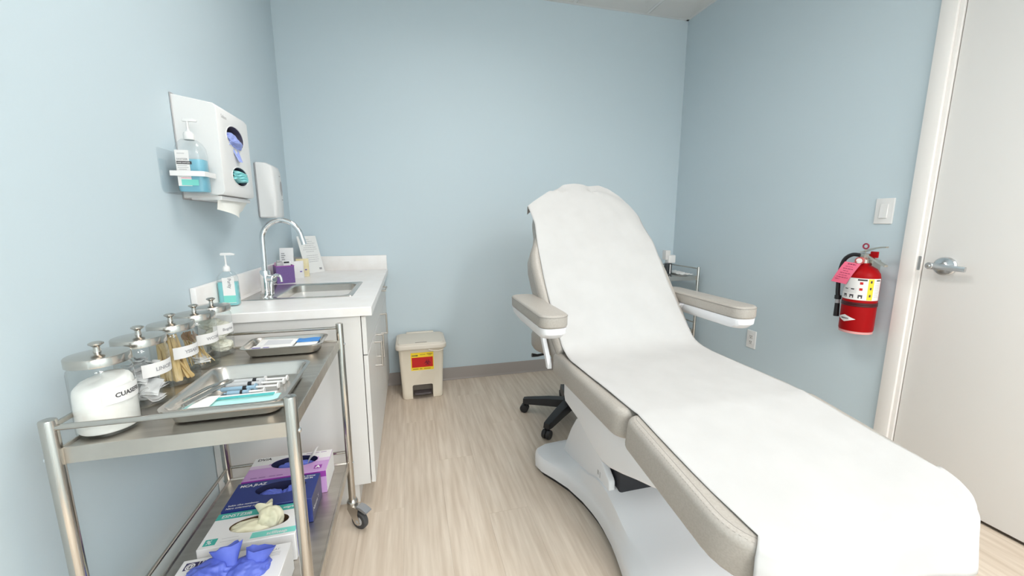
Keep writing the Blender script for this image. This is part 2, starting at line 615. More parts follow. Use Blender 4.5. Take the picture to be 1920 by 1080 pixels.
# baseboards
def baseboard(name, p0, p1, nrm):
    p0, p1, nrm = Vector(p0), Vector(p1), Vector(nrm)
    prof = [(0.0, 0.1), (0.003, 0.1), (0.0045, 0.097), (0.0045, 0.016), (0.008, 0.006), (0.014, 0.001), (0.0, 0.001)]
    bb = B().loft([[p + nrm * a + Vector((0, 0, z)) for a, z in prof] for p in (p0, p1)])
    return obj(name, bb, BASEB, kind='structure')

baseboard('baseboard_back', (-0.20, YB, 0), (XR, YB, 0), (0, -1, 0))
baseboard('baseboard_right', (XR, 1.352, 0), (XR, YB, 0), (-1, 0, 0))
baseboard('baseboard_left', (XL, YF, 0), (XL, 1.70, 0), (1, 0, 0))
baseboard('baseboard_front', (XL, YF, 0), (XR, YF, 0), (0, 1, 0))

# door
d = thing('door_1', 'white flush door with a satin lever handle and white casing', None, (XR, (DY0 + DY1) / 2, 0), kind='structure')
for y0, y1 in ((1.29, 1.35), (DY0 - 0.075, DY0 - 0.015)):
    cs = B().box(XR - 0.018, XR + 0.001, y0, y1, 0.0, DH + 0.075, 0.003)
    obj('casing', cs, TRIMW, d)
obj('casing', B().box(XR - 0.018, XR + 0.001, DY0 - 0.075, 1.35, DH + 0.0155, DH + 0.075, 0.003), TRIMW, d)
jb = B()
jb.box(XR - 0.006, XR + 0.12, 1.2745, 1.2905, 0, DH + 0.015, 0.001)
jb.box(XR - 0.006, XR + 0.12, DY0 - 0.0155, DY0 + 0.0005, 0, DH + 0.015, 0.001)
jb.box(XR - 0.006, XR + 0.12, DY0, DY1, DH - 0.0005, DH + 0.015, 0.001)
obj('jamb', jb, TRIMW, d)
gp = B()
gp.box(XR + 0.012, XR + 0.06, 1.2705, 1.2745, 0.0, DH - 0.002)
gp.box(XR + 0.012, XR + 0.06, DY0 + 0.001, 1.2705, 0.0, 0.010)
obj('shadow_gap', gp, GAPD, d, 'dark gap around the door')
obj('door_leaf', B().box(XR + 0.002, XR + 0.046, DY0 + 0.004, 1.2705, 0.012, DH - 0.003, 0.002), DOORW, d)
hp = obj('handle', B().lathe([(0.041, 0), (0.041, 0.006), (0.037, 0.011), (0.020, 0.014), (0.0135, 0.018), (0.0135, 0.05), (0.010, 0.052)], (XR + 0.002, 1.193, 1.054), (-1, 0, 0), 40), SATIN, d)
lv = B()
prof = []
for k in range(15):
    tt = k / 14
    yy = 1.222 - tt * 0.116
    hh = 0.0140 - 0.0035 * tt
    th = 0.006 - 0.001 * tt
    zc0 = 1.056 - 0.006 * tt
    xx = XR - 0.052 + 0.012 * tt * tt
    prof.append([(xx - th, yy, zc0 - hh), (xx + th, yy, zc0 - hh), (xx + th * 1.3, yy, zc0), (xx + th, yy, zc0 + hh), (xx - th, yy, zc0 + hh), (xx - th * 1.3, yy, zc0)])
lv.loft(prof)
lv.cyl((XR - 0.045, 1.218, 1.056), (XR - 0.0605, 1.218, 1.056), 0.0145, n=24, bev=0.002)
obj('lever', lv, SATIN, hp)
obj('lock_button', B().cyl((XR - 0.060, 1.218, 1.056), (XR - 0.065, 1.218, 1.056), 0.006, n=16, bev=0.001), CHROME, hp)
sp = B().slab(rrect(1.2755, 1.2885, 1.028, 1.092, 0.004, 3), 0, 0.002, 0, M=Matrix(((0, 0, -1, XR - 0.006), (1, 0, 0, 0), (0, 1, 0, 0), (0, 0, 0, 1))))
obj('strike_plate', sp, SATIN, d)


# light switch and outlet on the right wall: local (u toward the camera = -y, v up)
def wallR(u, v, n=0.0, c=(0, 0, 0)):
    return Vector((c[0] - n, c[1] - u, c[2] + v))

MR = lambda cy, cz: Matrix(((0, 0, -1, XR), (-1, 0, 0, cy), (0, 1, 0, cz), (0, 0, 0, 1)))
t = thing('light_switch', 'white rocker light switch on the blue wall above the fire extinguisher', 'light switch', (XR, 1.455, 1.238))
obj('wall_plate', B().slab(rrect(-0.040, 0.040, -0.062, 0.062, 0.004, 3), 0, 0.006, 0.003, M=MR(1.455, 1.298), seg=3, r0=0), WPLA, t)
rk = B().slab(rrect(-0.0165, 0.0165, -0.034, 0.034, 0.001, 1), 0.005, 0.010, 0.001, M=MR(1.455, 1.298) @ Matrix.Rotation(R(-3.5), 4, 'X'), seg=1, r0=0)
obj('rocker', rk, WPLA, t)
t = thing('wall_outlet', 'white duplex outlet low on the blue wall right of the treatment chair', 'outlet', (XR, 2.142, 0.384))
obj('wall_plate', B().slab(rrect(-0.037, 0.037, -0.062, 0.062, 0.004, 3), 0, 0.006, 0.003, M=MR(2.142, 0.446), seg=3, r0=0), WPLA, t)
for s in (-1, 1):
    rc = obj('receptacle', B().slab(rrect(-0.016, 0.016, s * 0.020 - 0.0145, s * 0.020 + 0.0145, 0.007, 4), 0.004, 0.0085, 0.001, M=MR(2.142, 0.446), seg=1, r0=0), WPLB, t)
    b = B()
    for u in (-0.006, 0.006):
        b.slab(rrect(u - 0.0012, u + 0.0012, s * 0.020 - 0.001, s * 0.020 + 0.008, 0.0005, 1), 0.0084, 0.0088, 0, M=MR(2.142, 0.446))
    b.slab(ellipse(0, s * 0.020 - 0.007, 0.0025, 0.0025, 10), 0.0084, 0.0088, 0, M=MR(2.142, 0.446))
    obj('slot', b, DARK, rc)

# ------------------------------------------------------------------ base cabinet, countertop, sink, faucet
CF = -0.206
t = thing('base_cabinet', 'white laminate base cabinet under the sink along the left wall', 'cabinet', (-0.49, 2.36, 0))
b = B()
b.box(XL + 0.002, CF, 1.683, YB - 0.002, 0.115, 0.873, 0.001, seg=1)
obj('body', b, LAMW, t)
obj('toe_kick', B().box(XL + 0.01, -0.262, 1.73, YB - 0.01, 0.0, 0.1155), LAMW, t)
def front(name, y0, y1, z0, z1):
    return obj(name, B().box(CF + 0.003, CF + 0.021, y0, y1, z0, z1, 0.0012, seg=1), LAMW, t)
def pull(parent, p0, p1):
    p0, p1 = Vector(p0), Vector(p1)
    dd = (p1 - p0).normalized()
    b = B()
    b.cyl(p0, p1, 0.005, n=12, bev=0.001)
    for q in (p0 + dd * 0.006, p1 - dd * 0.006):
        b.cyl(q, q - Vector((0.034, 0, 0)), 0.0045, n=10)
    obj('handle', b, NICKEL, parent)
HX = CF + 0.0545
front('false_front', 1.684, 2.398, 0.704, 0.868)
dA = front('door', 1.684, 2.039, 0.118, 0.699)
dB = front('door', 2.042, 2.398, 0.118, 0.699)
dC = front('door', 2.401, 3.042, 0.118, 0.699)
dr = front('drawer', 2.401, 3.042, 0.704, 0.868)
pull(dA, (HX, 1.975, 0.545), (HX, 1.975, 0.675))
pull(dB, (HX, 2.11, 0.545), (HX, 2.11, 0.675))
pull(dC, (HX, 2.46, 0.575), (HX, 2.46, 0.705))
pull(dr, (HX, 2.50, 0.835), (HX, 2.66, 0.835))

t = thing('countertop', 'white countertop with backsplash on the base cabinet', 'countertop', (-0.47, 2.36, 0.874))
SX0, SX1, SY0, SY1 = -0.722, -0.264, 1.93, 2.385
hx0, hx1, hy0, hy1 = SX0 + 0.02, SX1 - 0.02, SY0 + 0.02, SY1 - 0.02
cx0, cx1, cy0, cy1 = XL + 0.001, -0.159, 1.6655, YB - 0.001
b = B()
e = 0.003
def ring(x0, x1, y0, y1, z):
    return [(x0, y0, z), (x1, y0, z), (x1, y1, z), (x0, y1, z)]
rings = [ring(hx0, hx1, hy0, hy1, 0.91), ring(cx0 + e, cx1 - e, cy0 + e, cy1 - e, 0.91), ring(cx0, cx1, cy0, cy1, 0.91 - e), ring(cx0, cx1, cy0, cy1, 0.874), ring(hx0, hx1, hy0, hy1, 0.874), ring(hx0, hx1, hy0, hy1, 0.91)]
b.loft(rings, False, False)
obj('slab', b, CTOP, t)
obj('backsplash', B().box(cx0, -0.163, YB - 0.021, YB - 0.001, 0.9095, 1.011, 0.002), CTOP, t)
obj('backsplash', B().box(cx0, XL + 0.021, 1.667, YB - 0.0215, 0.9095, 1.011, 0.002), CTOP, t)

t = thing('sink', 'stainless steel drop-in sink set into the white countertop', 'sink', ((SX0 + SX1) / 2, (SY0 + SY1) / 2, 0.72))
b = B()
def rr3(x0, x1, y0, y1, r, z):
    return [(px, py, z) for px, py in rrect(x0, x1, y0, y1, r, 6)]
bx0, bx1, by0, by1 = -0.60, -0.292, 1.965, 2.35
b.loft([rr3(SX0, SX1, SY0, SY1, 0.012, 0.9103), rr3(SX0 + .002, SX1 - .002, SY0 + .002, SY1 - .002, 0.012, 0.9135),
        rr3(SX0 + .012, SX1 - .010, SY0 + .010, SY1 - .010, 0.012, 0.9125),
        rr3(bx0 - .004, bx1 + .004, by0 - .004, by1 + .004, 0.045, 0.9115), rr3(bx0, bx1, by0, by1, 0.045, 0.908),
        rr3(bx0 + .006, bx1 - .006, by0 + .006, by1 - .006, 0.045, 0.80), rr3(bx0 + .012, bx1 - .012, by0 + .012, by1 - .012, 0.045, 0.76),
        rr3(bx0 + .035, bx1 - .035, by0 + .035, by1 - .035, 0.04, 0.745)], False, True)
obj('basin', b, STEEL, t)
obj('drain', B().lathe([(0.042, 0), (0.042, 0.002), (0.032, 0.003), (0.03, 0.0005)], (-0.446, 2.157, 0.745), n=28), CHROME, t)

t = thing('faucet', 'chrome gooseneck faucet with a side lever behind the sink', 'faucet', (-0.664, 2.09, 0.9125))
b = B()
b.lathe([(0.027, 0), (0.027, 0.006), (0.022, 0.008), (0.022, 0.105), (0.020, 0.112), (0.014, 0.114)], (-0.664, 2.09, 0.9125), n=28)
obj('body', b, CHROME, t)
cxg, czg, rg = -0.577, 1.168, 0.084
pts = [(-0.664, 2.09, 1.02), (-0.662, 2.09, 1.10)]
pts += [(cxg + rg * math.cos(a), 2.09, czg + rg * 1.08 * math.sin(a)) for a in [PI - (PI * 0.965) * k / 20 for k in range(21)]]
pts += [(pts[-1][0] + 0.004, 2.09, pts[-1][2] - 0.016), (pts[-1][0] + 0.008, 2.09, pts[-1][2] - 0.034)]
b = B().tube(pts, 0.0125, 16)
obj('spout', b, CHROME, t)
b = B()
b.cyl((-0.650, 2.082, 0.986), (-0.618, 2.066, 0.986), 0.0185, n=24, bev=0.003)
b.cyl((-0.636, 2.060, 0.9126), (-0.636, 2.060, 0.975), 0.012, n=20, bev=0.002)
obj('lever_hub', b, CHROME, t)
b = B().tube(spline([(-0.622, 2.066, 0.996), (-0.606, 2.060, 1.004), (-0.590, 2.054, 0.996), (-0.586, 2.052, 0.972)], 6), [0.009] * 6 + [0.007] * 6 + [0.0055] * 6 + [0.005], 12)
obj('lever', b, CHROME, t)

# ------------------------------------------------------------------ things on the counter
def pump_bottle(name, label, c, wx, wy, hb, gel_h, gelm, group=None, ang=0.0, stem=1.35, sp=1.0):
    """flattened clear pump bottle: body, gel, label, cap, pump"""
    c = Vector(c)
    t = thing(name, label, 'bottle', c, group)
    Mz = Matrix.Translation(c) @ Matrix.Rotation(ang, 4, 'Z')
    def rrr(fx, fy, z, r):
        return [Mz @ Vector((x, y, z)) for x, y in rrect(-wx / 2 * fx, wx / 2 * fx, -wy / 2 * fy, wy / 2 * fy, r * min(fx, 1), 6)]
    r = wy * 0.36
    bd = B().loft([rrr(.92, .88, 0, r), rrr(1, 1, .006, r), rrr(1, 1, hb * .72, r), rrr(.95, .97, hb * .84, r), rrr(.72, .8, hb * .94, r * .9), rrr(.42, .62, hb, wy * .2)])
    obj('body', bd, BOTTLE, t)
    g = B().loft([rrr(.88, .84, .004, r * .9), rrr(.95, .93, .009, r * .9), rrr(.95, .93, gel_h, r * .9)])
    obj('gel', g, gelm, t, 'tinted gel in the bottle')
    rn = wx * 0.17
    cp = B().lathe([(rn, 0), (rn * 1.05, .002), (rn * 1.05, hb * .10), (rn * .85, hb * .14), (rn * .42, hb * .16), (rn * .36, hb * .19)], c + Vector((0, 0, hb)), n=24)
    obj('cap', cp, WPLA, t)
    pm = B().cyl(c + Vector((0, 0, hb * 1.14)), c + Vector((0, 0, hb * (stem - .01))), rn * .26, n=12)
    a = c + Vector((0, 0, hb * 1.35))
    pm.loft([[Mz @ Vector((px, py, hb * stem + dz)) for px, py in rrect(x0 * sp, x1 * sp, -rn * .33, rn * .33, rn * .2, 3)] for x0, x1, dz in ((-rn * .9, rn * 1.9, -.002), (-rn * 1.0, rn * 2.0, .003), (-rn * .8, rn * 1.2, .008))])
    obj('pump', pm, WPLA, t)
    return t, Mz

# hand sanitiser by the backsplash
c0 = (-0.722, 1.838, 0.9105)
t, Mz = pump_bottle('sanitizer_bottle', 'clear pump bottle of teal hand sanitizer standing by the sink', c0, 0.072, 0.045, 0.142, 0.098, GELT, stem=1.47, sp=1.45)
fm = lambda x, y: Mz @ Vector((x, -0.0230, y))
lb = obj('label', patch(B(), fm, -0.012, 0.031, 0.014, 0.118), LABELW, t)
fm2 = lambda x, y: Mz @ Vector((x, -0.0233, y))
text('Purity', 0.017, INKG, lb, lambda x, y: fm2(0.008 + y, 0.115 - x), bold=0.0006)
obj('teal_band', patch(B(), fm2, -0.012, 0.031, 0.016, 0.045), TEALL, lb)

# purple glitter gift box with things in it
t = thing('purple_box', 'purple glitter open box on the counter behind the faucet', 'box', (-0.70, 2.49, 0.9105))
b = B()
x0, x1, y0, y1, z0, z1, th = -0.742, -0.652, 2.445, 2.540, 0.9105, 1.008, 0.003
b.loft([ring(x0, x1, y0, y1, z0), ring(x0, x1, y0, y1, z1), ring(x0 + th, x1 - th, y0 + th, y1 - th, z1), ring(x0 + th, x1 - th, y0 + th, y1 - th, z0 + th)])
obj('carton', b, PURPLE, t)
obj('rim', B().loft([ring(x0 - .001, x1 + .001, y0 - .001, y1 + .001, z1 - .004), ring(x0 - .001, x1 + .001, y0 - .001, y1 + .001, z1 + .001), ring(x0 + th, x1 - th, y0 + th, y1 - th, z1 + .001), ring(x0 + th, x1 - th, y0 + th, y1 - th, z1 - .004)], False, False), PURP, t)
b = B().box(-0.736, -0.702, 2.452, 2.478, 0.915, 1.030, 0.004)
b.box(-0.733, -0.712, 2.456, 2.474, 1.030, 1.040, 0.002)
obj('small_tube', b, GREYC, None, 'small grey capped tube standing in the purple box', 'tube')
b = B().box(-0.705, -0.662, 2.470, 2.500, 0.915, 1.034, 0.003)
b.box(-0.697, -0.670, 2.4693, 2.4712, 1.021, 1.030, 0.0005, 1)
obj('small_carton', b, [CARDW, DARK], None, 'small white carton with a dark stripe in the purple box', 'carton')
obj('pink_tissue', B().slab(rrect(-0.736, -0.66, 2.505, 2.534, 0.006, 3), 0.915, 1.025, 0.006), PINKP, None, 'pale pink packet standing in the back of the purple box', 'packet')
def turn_about(names, c, a):
    M = Matrix.Translation(c) @ Matrix.Rotation(a, 4, 'Z') @ Matrix.Translation(-Vector(c))
    for n in names:
        o = bpy.data.objects[n]
        o.location = M @ o.location
        o.rotation_euler.z += a
turn_about(['purple_box', 'small_tube', 'small_carton', 'pink_tissue'], (-0.690, 2.495, 0), R(25))
t = thing('white_card', 'white card with small grey print behind the purple box', 'card', (-0.722, 2.60, 0.9105))
Mc = Matrix.Translation((-0.716, 2.625, 0.9118)) @ Matrix.Rotation(R(4), 4, 'Z') @ Matrix.Rotation(R(-12), 4, 'X')
obj('sheet', B().box(-0.037, 0.037, -0.006, 0.006, 0.0, 0.188, 0.002).tf(Mc), CARDW, t)
b = B()
for k, (a, c) in enumerate(((-.028, -.010), (-.028, -.006), (-.028, -.012), (-.026, -.008))):
    patch(b, lambda x, y: Mc @ Vector((x, -0.0064, y)), a, c, 0.150 - k * 0.012, 0.156 - k * 0.012)
obj('printed_lines', b, INKG, t)
# cream packets
for k, (px, py, a, hh, lab) in enumerate(((-0.668, 2.66, 20, 0.105, 'cream printed packet standing beside the purple box'), (-0.655, 2.735, 12, 0.112, 'yellow cream packet standing next to the leaning paper notice'))):
    t = thing('cream_packet', lab, 'packet', (px, py, 0.9105), 'cream packets on the counter')
    Mp = Matrix.Translation((px, py, 0.9105)) @ Matrix.Rotation(R(a), 4, 'Z')
    b = B().loft([[Mp @ Vector((x, y, z)) for x, y in rrect(-.036, .036, -th, th, th * .9, 4)] for z, th in ((0, .012), (hh * .2, .014), (hh * .7, .010), (hh * .93, .004), (hh, .0015))])
    obj('pouch', b, [CARDW, CREAMY][k], t)
    b = B()
    patch(b, lambda x, y: Mp @ Vector((x, -0.0148, y)), -.03, -.027, .012, hh * .62)
    patch(b, lambda x, y: Mp @ Vector((x, -0.0148, y)), .012, .024, hh * .36, hh * .42)
    obj('printed_lines', b, VIOL, t)

# leaning notice
t = thing('paper_notice', 'white printed paper notice leaning in the corner on the backsplash', 'sign', (-0.62, 2.91, 0.9105))
o0 = Vector((-0.665, 2.858, 0.9105))
wd = Vector((0.088, 0.128, 0.0))
uv = Vector((-0.055, 0.055, 0.245))
nn = wd.cross(uv).normalized()
fm = lambda a, c, q=0.0: o0 + wd * a + uv * c + nn * q
b = B().loft([[fm(0, 0, q), fm(1, 0, q), fm(1, 1, q), fm(0, 1, q)] for q in (-0.0015, 0.0015)])
obj('sheet', b, WPAPER, t)
b = B()
for k, (a0, a1) in enumerate(((.25, .6), (.25, .72), (.2, .85), (.3, .75), (.2, .86), (.15, .88), (.28, .7), (0, 0), (.25, .85), (.2, .88), (.18, .85), (.3, .8))):
    if a1 > a0:
        yy = 0.90 - k * 0.055
        n = 5
        x = a0
        while x < a1 - 0.02:
            l = random.uniform(0.04, 0.13)
            patch(b, lambda p, q: fm(p, q, 0.002), x, min(x + l, a1), yy, yy + 0.014)
            x += l + 0.018
obj('printed_lines', b, INKL, t)
b = B()
patch(b, lambda p, q: fm(p, q, 0.002), 0.74, 0.88, 0.07, 0.125)
obj('grey_mark', b, INKG, t)

# ------------------------------------------------------------------ wall dispensers (left wall)
DXF = -0.645
t = thing('glove_dispenser', 'white wall dispenser with two oval openings for gloves and masks', 'dispenser', (XL, 1.85, 1.334))
b = B()
prof = [(XL + .001, 1.690), (DXF - .01, 1.668), (DXF, 1.655), (DXF, 1.362), (DXF - .008, 1.350), (XL + .001, 1.334)]
ys = [1.711, 1.713, 1.992, 2.012, 2.020]
ins = [0.002, 0, 0, 0.006, 0.016]
rings = []
for y_, q in zip(ys, ins):
    rings.append([(min(x_, DXF - q) if x_ > XL + .01 else x_, y_, z_ - (q if i in (0, 1) else 0) + (q if i in (4, 5) else 0)) for i, (x_, z_) in enumerate(prof)])
b.loft(rings)
hs = obj('housing', b, WPLA, t)
for (cy, cz, ry, rz) in ((1.856, 1.574, 0.082, 0.043), (1.866, 1.428, 0.078, 0.037)):
    Mx = Matrix(((0, 0, 1, DXF - 0.075), (1, 0, 0, cy), (0, 1, 0, cz), (0, 0, 0, 1)))
    cut(hs, B().slab(ellipse(0, 0, ry, rz, 36), 0, 0.12, 0, M=Mx), mat('dispenser_inside_shade', (0.10, 0.09, 0.13), 0.7))  # dark inner faces paint in the shade of the openings
    tr = B().tube([Vector((DXF + 0.0005, cy + ry * math.cos(a), cz + rz * math.sin(a))) for a in [2 * PI * i / 36 for i in range(36)]], 0.0018, 8, closed=True)
    obj('opening_rim', tr, WPLA, t)
text('Safeco', 0.018, INKL, t, plane_map((DXF + 0.0006, 1.745, 1.628), (0, 1, 0), (0, 0, 1)))
lip = B().box(XL + .02, DXF - .018, 1.722, 2.000, 1.330, 1.346, 0.003)
obj('tissue_slot', lip, WPLA, t)
obj('back_plate', B().box(XL + .0005, XL + .004, 1.7075, 2.022, 1.330, 1.694, .001, seg=1), GREYC, t)
b = B()
P = []
for i in range(9):
    s = i / 8
    row = []
    for j in range(13):
        u = j / 12
        zb = 1.266 + 0.03 * abs(u - 0.5) * 2
        z_ = 1.330 + (zb - 1.330) * s
        row.append((-0.672 + 0.018 * s * math.sin(u * 5) + 0.03 * s * (u - .3) * (1 - u), 1.708 + 0.275 * u - 0.02 * s * (u - .5), z_))
    P.append(row)
obj('tissue_sheet', b.grid(P), PAPERT, None, 'white paper tissue hanging out below the glove dispenser', 'tissue')


def crumple(c, rad, m, name, label, cat, seed, group=None, amp=0.32, flat=0.0, freq=1.0, parent=None, clipz=None, extra=None):
    """a crumpled thin rubber lump with sharp folds"""
    bm = bmesh.new()
    bmesh.ops.create_icosphere(bm, subdivisions=5, radius=1)
    off = Vector((seed * 3.1, seed * 1.7, seed * 0.9))
    for v in bm.verts:
        p = v.co.copy()
        r1 = 1 - abs(noise.noise(p * 1.5 * freq + off)) * 2
        r2 = 1 - abs(noise.noise(p * 3.2 * freq + off * 2)) * 2
        r3 = noise.noise(p * 6 * freq + off)
        r1, r2 = 1 - math.sqrt((1 - r1) ** 2 + .03), 1 - math.sqrt((1 - r2) ** 2 + .06)
        k = 1 + amp * (r1 * 0.75 + r2 * 0.35 + 0.10 * r3 - 0.35)
        v.co = Vector((p.x * rad[0] * k, p.y * rad[1] * k, p.z * rad[2] * k)) + Vector(c)
        if clipz is not None and v.co.z < clipz:
            v.co.z = clipz
    b = B().bm(bm)
    if extra:
        extra(b)
    return obj(name, b, m, parent, label, cat, group)


def cuff(b, base, tip, r0, r1, seed, n=28, fold=0.25):
    """a thin open glove cuff rising from base to tip with a wavy flared rim"""
    base, tip = Vector(base), Vector(tip)
    a = (tip - base).normalized()
    u = a.cross(Vector((0, 1, 0.3))).normalized()
    v = a.cross(u)
    rows = []
    for k in range(9):
        s = k / 8
        row = []
        for i in range(n + 1):
            th = 2 * PI * i / n
            nz = noise.noise(Vector((math.cos(th) * 1.3 + seed, math.sin(th) * 1.3, s * 1.2)))
            r = (r0 + (r1 - r0) * s ** 1.3) * (1 + fold * nz * (0.4 + s))
            row.append(base + (tip - base) * s + a * (0.012 * nz * s) + (u * math.cos(th) + v * math.sin(th) * 0.55) * r)
        rows.append(row)
    b.grid(rows)


crumple((DXF - 0.030, 1.848, 1.556), (0.040, 0.070, 0.034), GLOVEP, 'blue_glove', 'blue nitrile glove bunched in the upper oval of the wall dispenser', 'glove', 3, amp=0.45,
        extra=lambda b: b.grid([[(DXF - .012 + .024 * s + 0.004 * math.sin(u * 9), 1.850 + (u - .5) * 0.075 * (1 - .6 * s), 1.556 - .072 * s) for u in [j / 10 for j in range(11)]] for s in [i / 8 for i in range(9)]]))
for k in range(4):
    z0 = 1.412 + 0.011 * k
    P = []
    for i in range(7):
        s = i / 6
        P.append([(DXF - 0.020 + 0.024 * math.sin(PI * s) + 0.002 * math.sin(j * 1.1 + k), 1.796 + 0.140 * j / 12, z0 - 0.009 + 0.020 * s - 0.006 * math.sin(PI * j / 12) * (k - 1.5) * .4 + (0.004 * math.sin(j * .7 + k))) for j in range(13)])
    obj('face_mask', B().grid(P), TEAL, None, ('lowest', 'second lowest', 'second highest', 'topmost')[k] + ' teal folded face mask in the lower oval of the wall dispenser', 'mask', 'teal masks in the wall dispenser')

# clear bracket with sanitiser bottle
t = thing('bottle_bracket', 'clear acrylic wall bracket with white strap beside the glove dispenser', 'bracket', (XL, 1.655, 1.345))
ML = Matrix(((0, 0, 1, XL + 0.0005), (1, 0, 0, 0), (0, 1, 0, 0), (0, 0, 0, 1)))
obj('back_plate', B().slab(rrect(1.585, 1.709, 1.345, 1.49, [0.02, 0.002, 0.002, 0.004], 5), 0, 0.004, 0.001, seg=1, M=ML), ACRYL, t)
obj('base_tray', B().slab(rrect(-0.777, -0.664, 1.607, 1.709, 0.012, 4), 1.3445, 1.3485, 0.001, seg=1), ACRYL, t)
b = B()
sx0, sx1, sy0, sy1 = -0.7665, -0.665, 1.618, 1.700
pa = [(sx0, sy0 - 0.002), (sx1 - .012, sy0 - 0.002), (sx1 - .003, sy0 + .004), (sx1, sy0 + .014), (sx1, sy1)]
b.loft([[(px, py, z) for px, py in pa] + [(px - (0.0018 if px > sx1 - .013 else 0), py + 0.0018, z) for px, py in reversed(pa)] for z in (1.404, 1.421)])
obj('strap', b, WPLA, t)
c0 = Vector((-0.7145, 1.655, 1.3492))
t, Mz = pump_bottle('wall_sanitizer_bottle', 'clear pump bottle of blue hand sanitizer in the wall bracket', c0, 0.088, 0.062, 0.178, 0.112, GEL)
fm = lambda x, y: Mz @ Vector((x, -0.0316, y))
fm2 = lambda x, y: Mz @ Vector((x, -0.0320, y))
lb = obj('label', patch(B(), fm, -0.034, 0.006, 0.022, 0.140), LABELW, t)
b = B()
patch(b, fm2, -0.032, 0.012, 0.094, 0.104)
obj('black_stripe', b, INK, lb)
text('HAND SANITIZER', 0.0058, LABELW, lb, lambda x, y: Mz @ Vector((-0.0305 + x * .82, -0.0323, 0.0968 + y)), bold=0.0001)
text('SANITIZER', 0.0085, INKG, lb, lambda x, y: fm2(-0.031 + x * .8, 0.1075 + y), bold=0.0002)
b = B()
for k, (a, c_) in enumerate(((-.028, -.006), (-.03, -.002), (-.03, .002), (-.026, -.004), (-.03, .0))):
    z_ = (0.128, 0.088, 0.082, 0.076, 0.068)[k]
    patch(b, fm2, a, c_, z_, z_ + 0.0022)
obj('printed_lines', b, INKL, lb)
b = B()
patch(b, fm2, -0.024, 0.026, 0.024, 0.044)
obj('teal_band', b, TEALL, lb)
b = B()
patch(b, fm2, -0.024, 0.006, 0.048, 0.0495)
obj('pink_line', b, PINK, lb)

# soap / towel dispenser
SF = -0.690
t = thing('soap_dispenser', 'white soap dispenser on the left wall beyond the glove dispenser', 'dispenser', (XL, 2.52, 1.273))
obj('back_plate', B().box(XL + .0005, XL + .012, 2.452, 2.588, 1.276, 1.562, 0.004), GREYC, t)
b = B()
prof = [(XL + .010, 1.566), (SF - .035, 1.564), (SF - .008, 1.548), (SF, 1.52), (SF + .004, 1.40), (SF, 1.285), (SF - .006, 1.274), (XL + .010, 1.273)]
rings = []
for y_, q in ((2.449, .010), (2.453, .003), (2.460, 0), (2.575, 0), (2.587, .006), (2.592, .018)):
    rings.append([(x_ - q if x_ > XL + .02 else x_, y_, z_ - (q * .6 if i < 3 else 0) + (q * .6 if i > 5 else 0)) for i, (x_, z_) in enumerate(prof)])
b.loft(rings)
obj('housing', b, WPLA, t)
wn = B().slab(ellipse(0, 0, .014, .040, 24), 0, .002, 0, M=Matrix(((0, 0, 1, SF + .003), (1, 0, 0, 2.555), (0, 1, 0, 1.435), (0, 0, 0, 1))))
obj('level_window', wn, GREYC, t)
b = B()
patch(b, plane_map((SF + .0046, 2.545, 1.372), (0, 1, 0), (0, 0, 1)), 0, .024, 0, .0035)
patch(b, plane_map((SF + .0024, 2.535, 1.500), (0, 1, 0), (0, 0, 1)), 0, .024, 0, .0030)
obj('printed_lines', b, INKG, t)

# ------------------------------------------------------------------ pedal bin
t = thing('pedal_bin', 'beige step-on waste bin with a biohazard label against the back wall', 'bin', (0.052, 2.87, 0))
def binring(k, z, r=0.03):
    x0, x1, y0, y1 = -0.088 - .016 * k, 0.192 + .016 * k, 2.752 - .016 * k, 2.985 + .012 * k
    return [(a, c_, z) for a, c_ in rrect(x0, x1, y0, y1, r, 6)]
bb = obj('body', B().loft([binring(0, 0.002), binring(.1, 0.01), binring(.18, 0.058), binring(.14, 0.060), binring(.95, 0.36), binring(1.15, 0.364), binring(1.15, 0.375)]), BIN, t)
cut(bb, B().slab(rrect(-0.018, 0.124, -0.02, 0.106, 0.012, 4), 0, 0.09, 0, M=Matrix(((1, 0, 0, 0), (0, 0, -1, 2.80), (0, 1, 0, 0), (0, 0, 0, 1)))))
obj('recess_panel', B().box(-0.02, 0.126, 2.7985, 2.802, 0.003, 0.107), mat('dark_bin_recess', (0.20, 0.17, 0.14), 0.6), t)
ld_ = B().slab(rrect(-0.122, 0.226, 2.712, 3.020, 0.035, 8), 0.372, 0.412, 0.012)
ld_.slab(rrect(-0.105, 0.209, 2.728, 3.004, 0.03, 8), 0.410, 0.418, 0.004, r0=0)
ld_.box(-0.05, 0.154, 3.0, 3.03, 0.380, 0.424, 0.008)
ld = obj('lid', ld_, BINL, t)
obj('lid_slot', B().slab(rrect(0.012, 0.092, 2.742, 2.750, 0.002, 2), 0.4172, 0.4186, 0), mat('slot_brown', (0.16, 0.12, 0.09), 0.7), ld)
sw = B()
for k in range(13):
    pass
sw.tube(spline([(0.10, 2.715, 0.372), (0.13, 2.716, 0.362), (0.17, 2.717, 0.358), (0.205, 2.720, 0.366)], 5), 0.004, 8)
obj('lid_lip', sw, BINL, ld)
pd = B().slab(rrect(-0.010, 0.116, 2.735, 2.80, [0.02, 0.02, 0.002, 0.002], 5), 0.030, 0.046, 0.005)
obj('pedal', pd, mat('pedal_dark', (0.085, 0.070, 0.072), 0.45), t)
slope = (0.016 * .81) / 0.30
by = lambda z: 2.752 - .016 * (.14 + (z - .06) / .30 * .81) - .0012
fm = lambda x, z: Vector((x, by(z), z))
fm2 = lambda x, z: Vector((x, by(z) - .0004, z))
fm3 = lambda x, z: Vector((x, by(z) - .0008, z))
lb = obj('hazard_label', patch(B(), fm, -0.022, 0.134, 0.216, 0.347), YEL, t, 'yellow and red biohazard label')
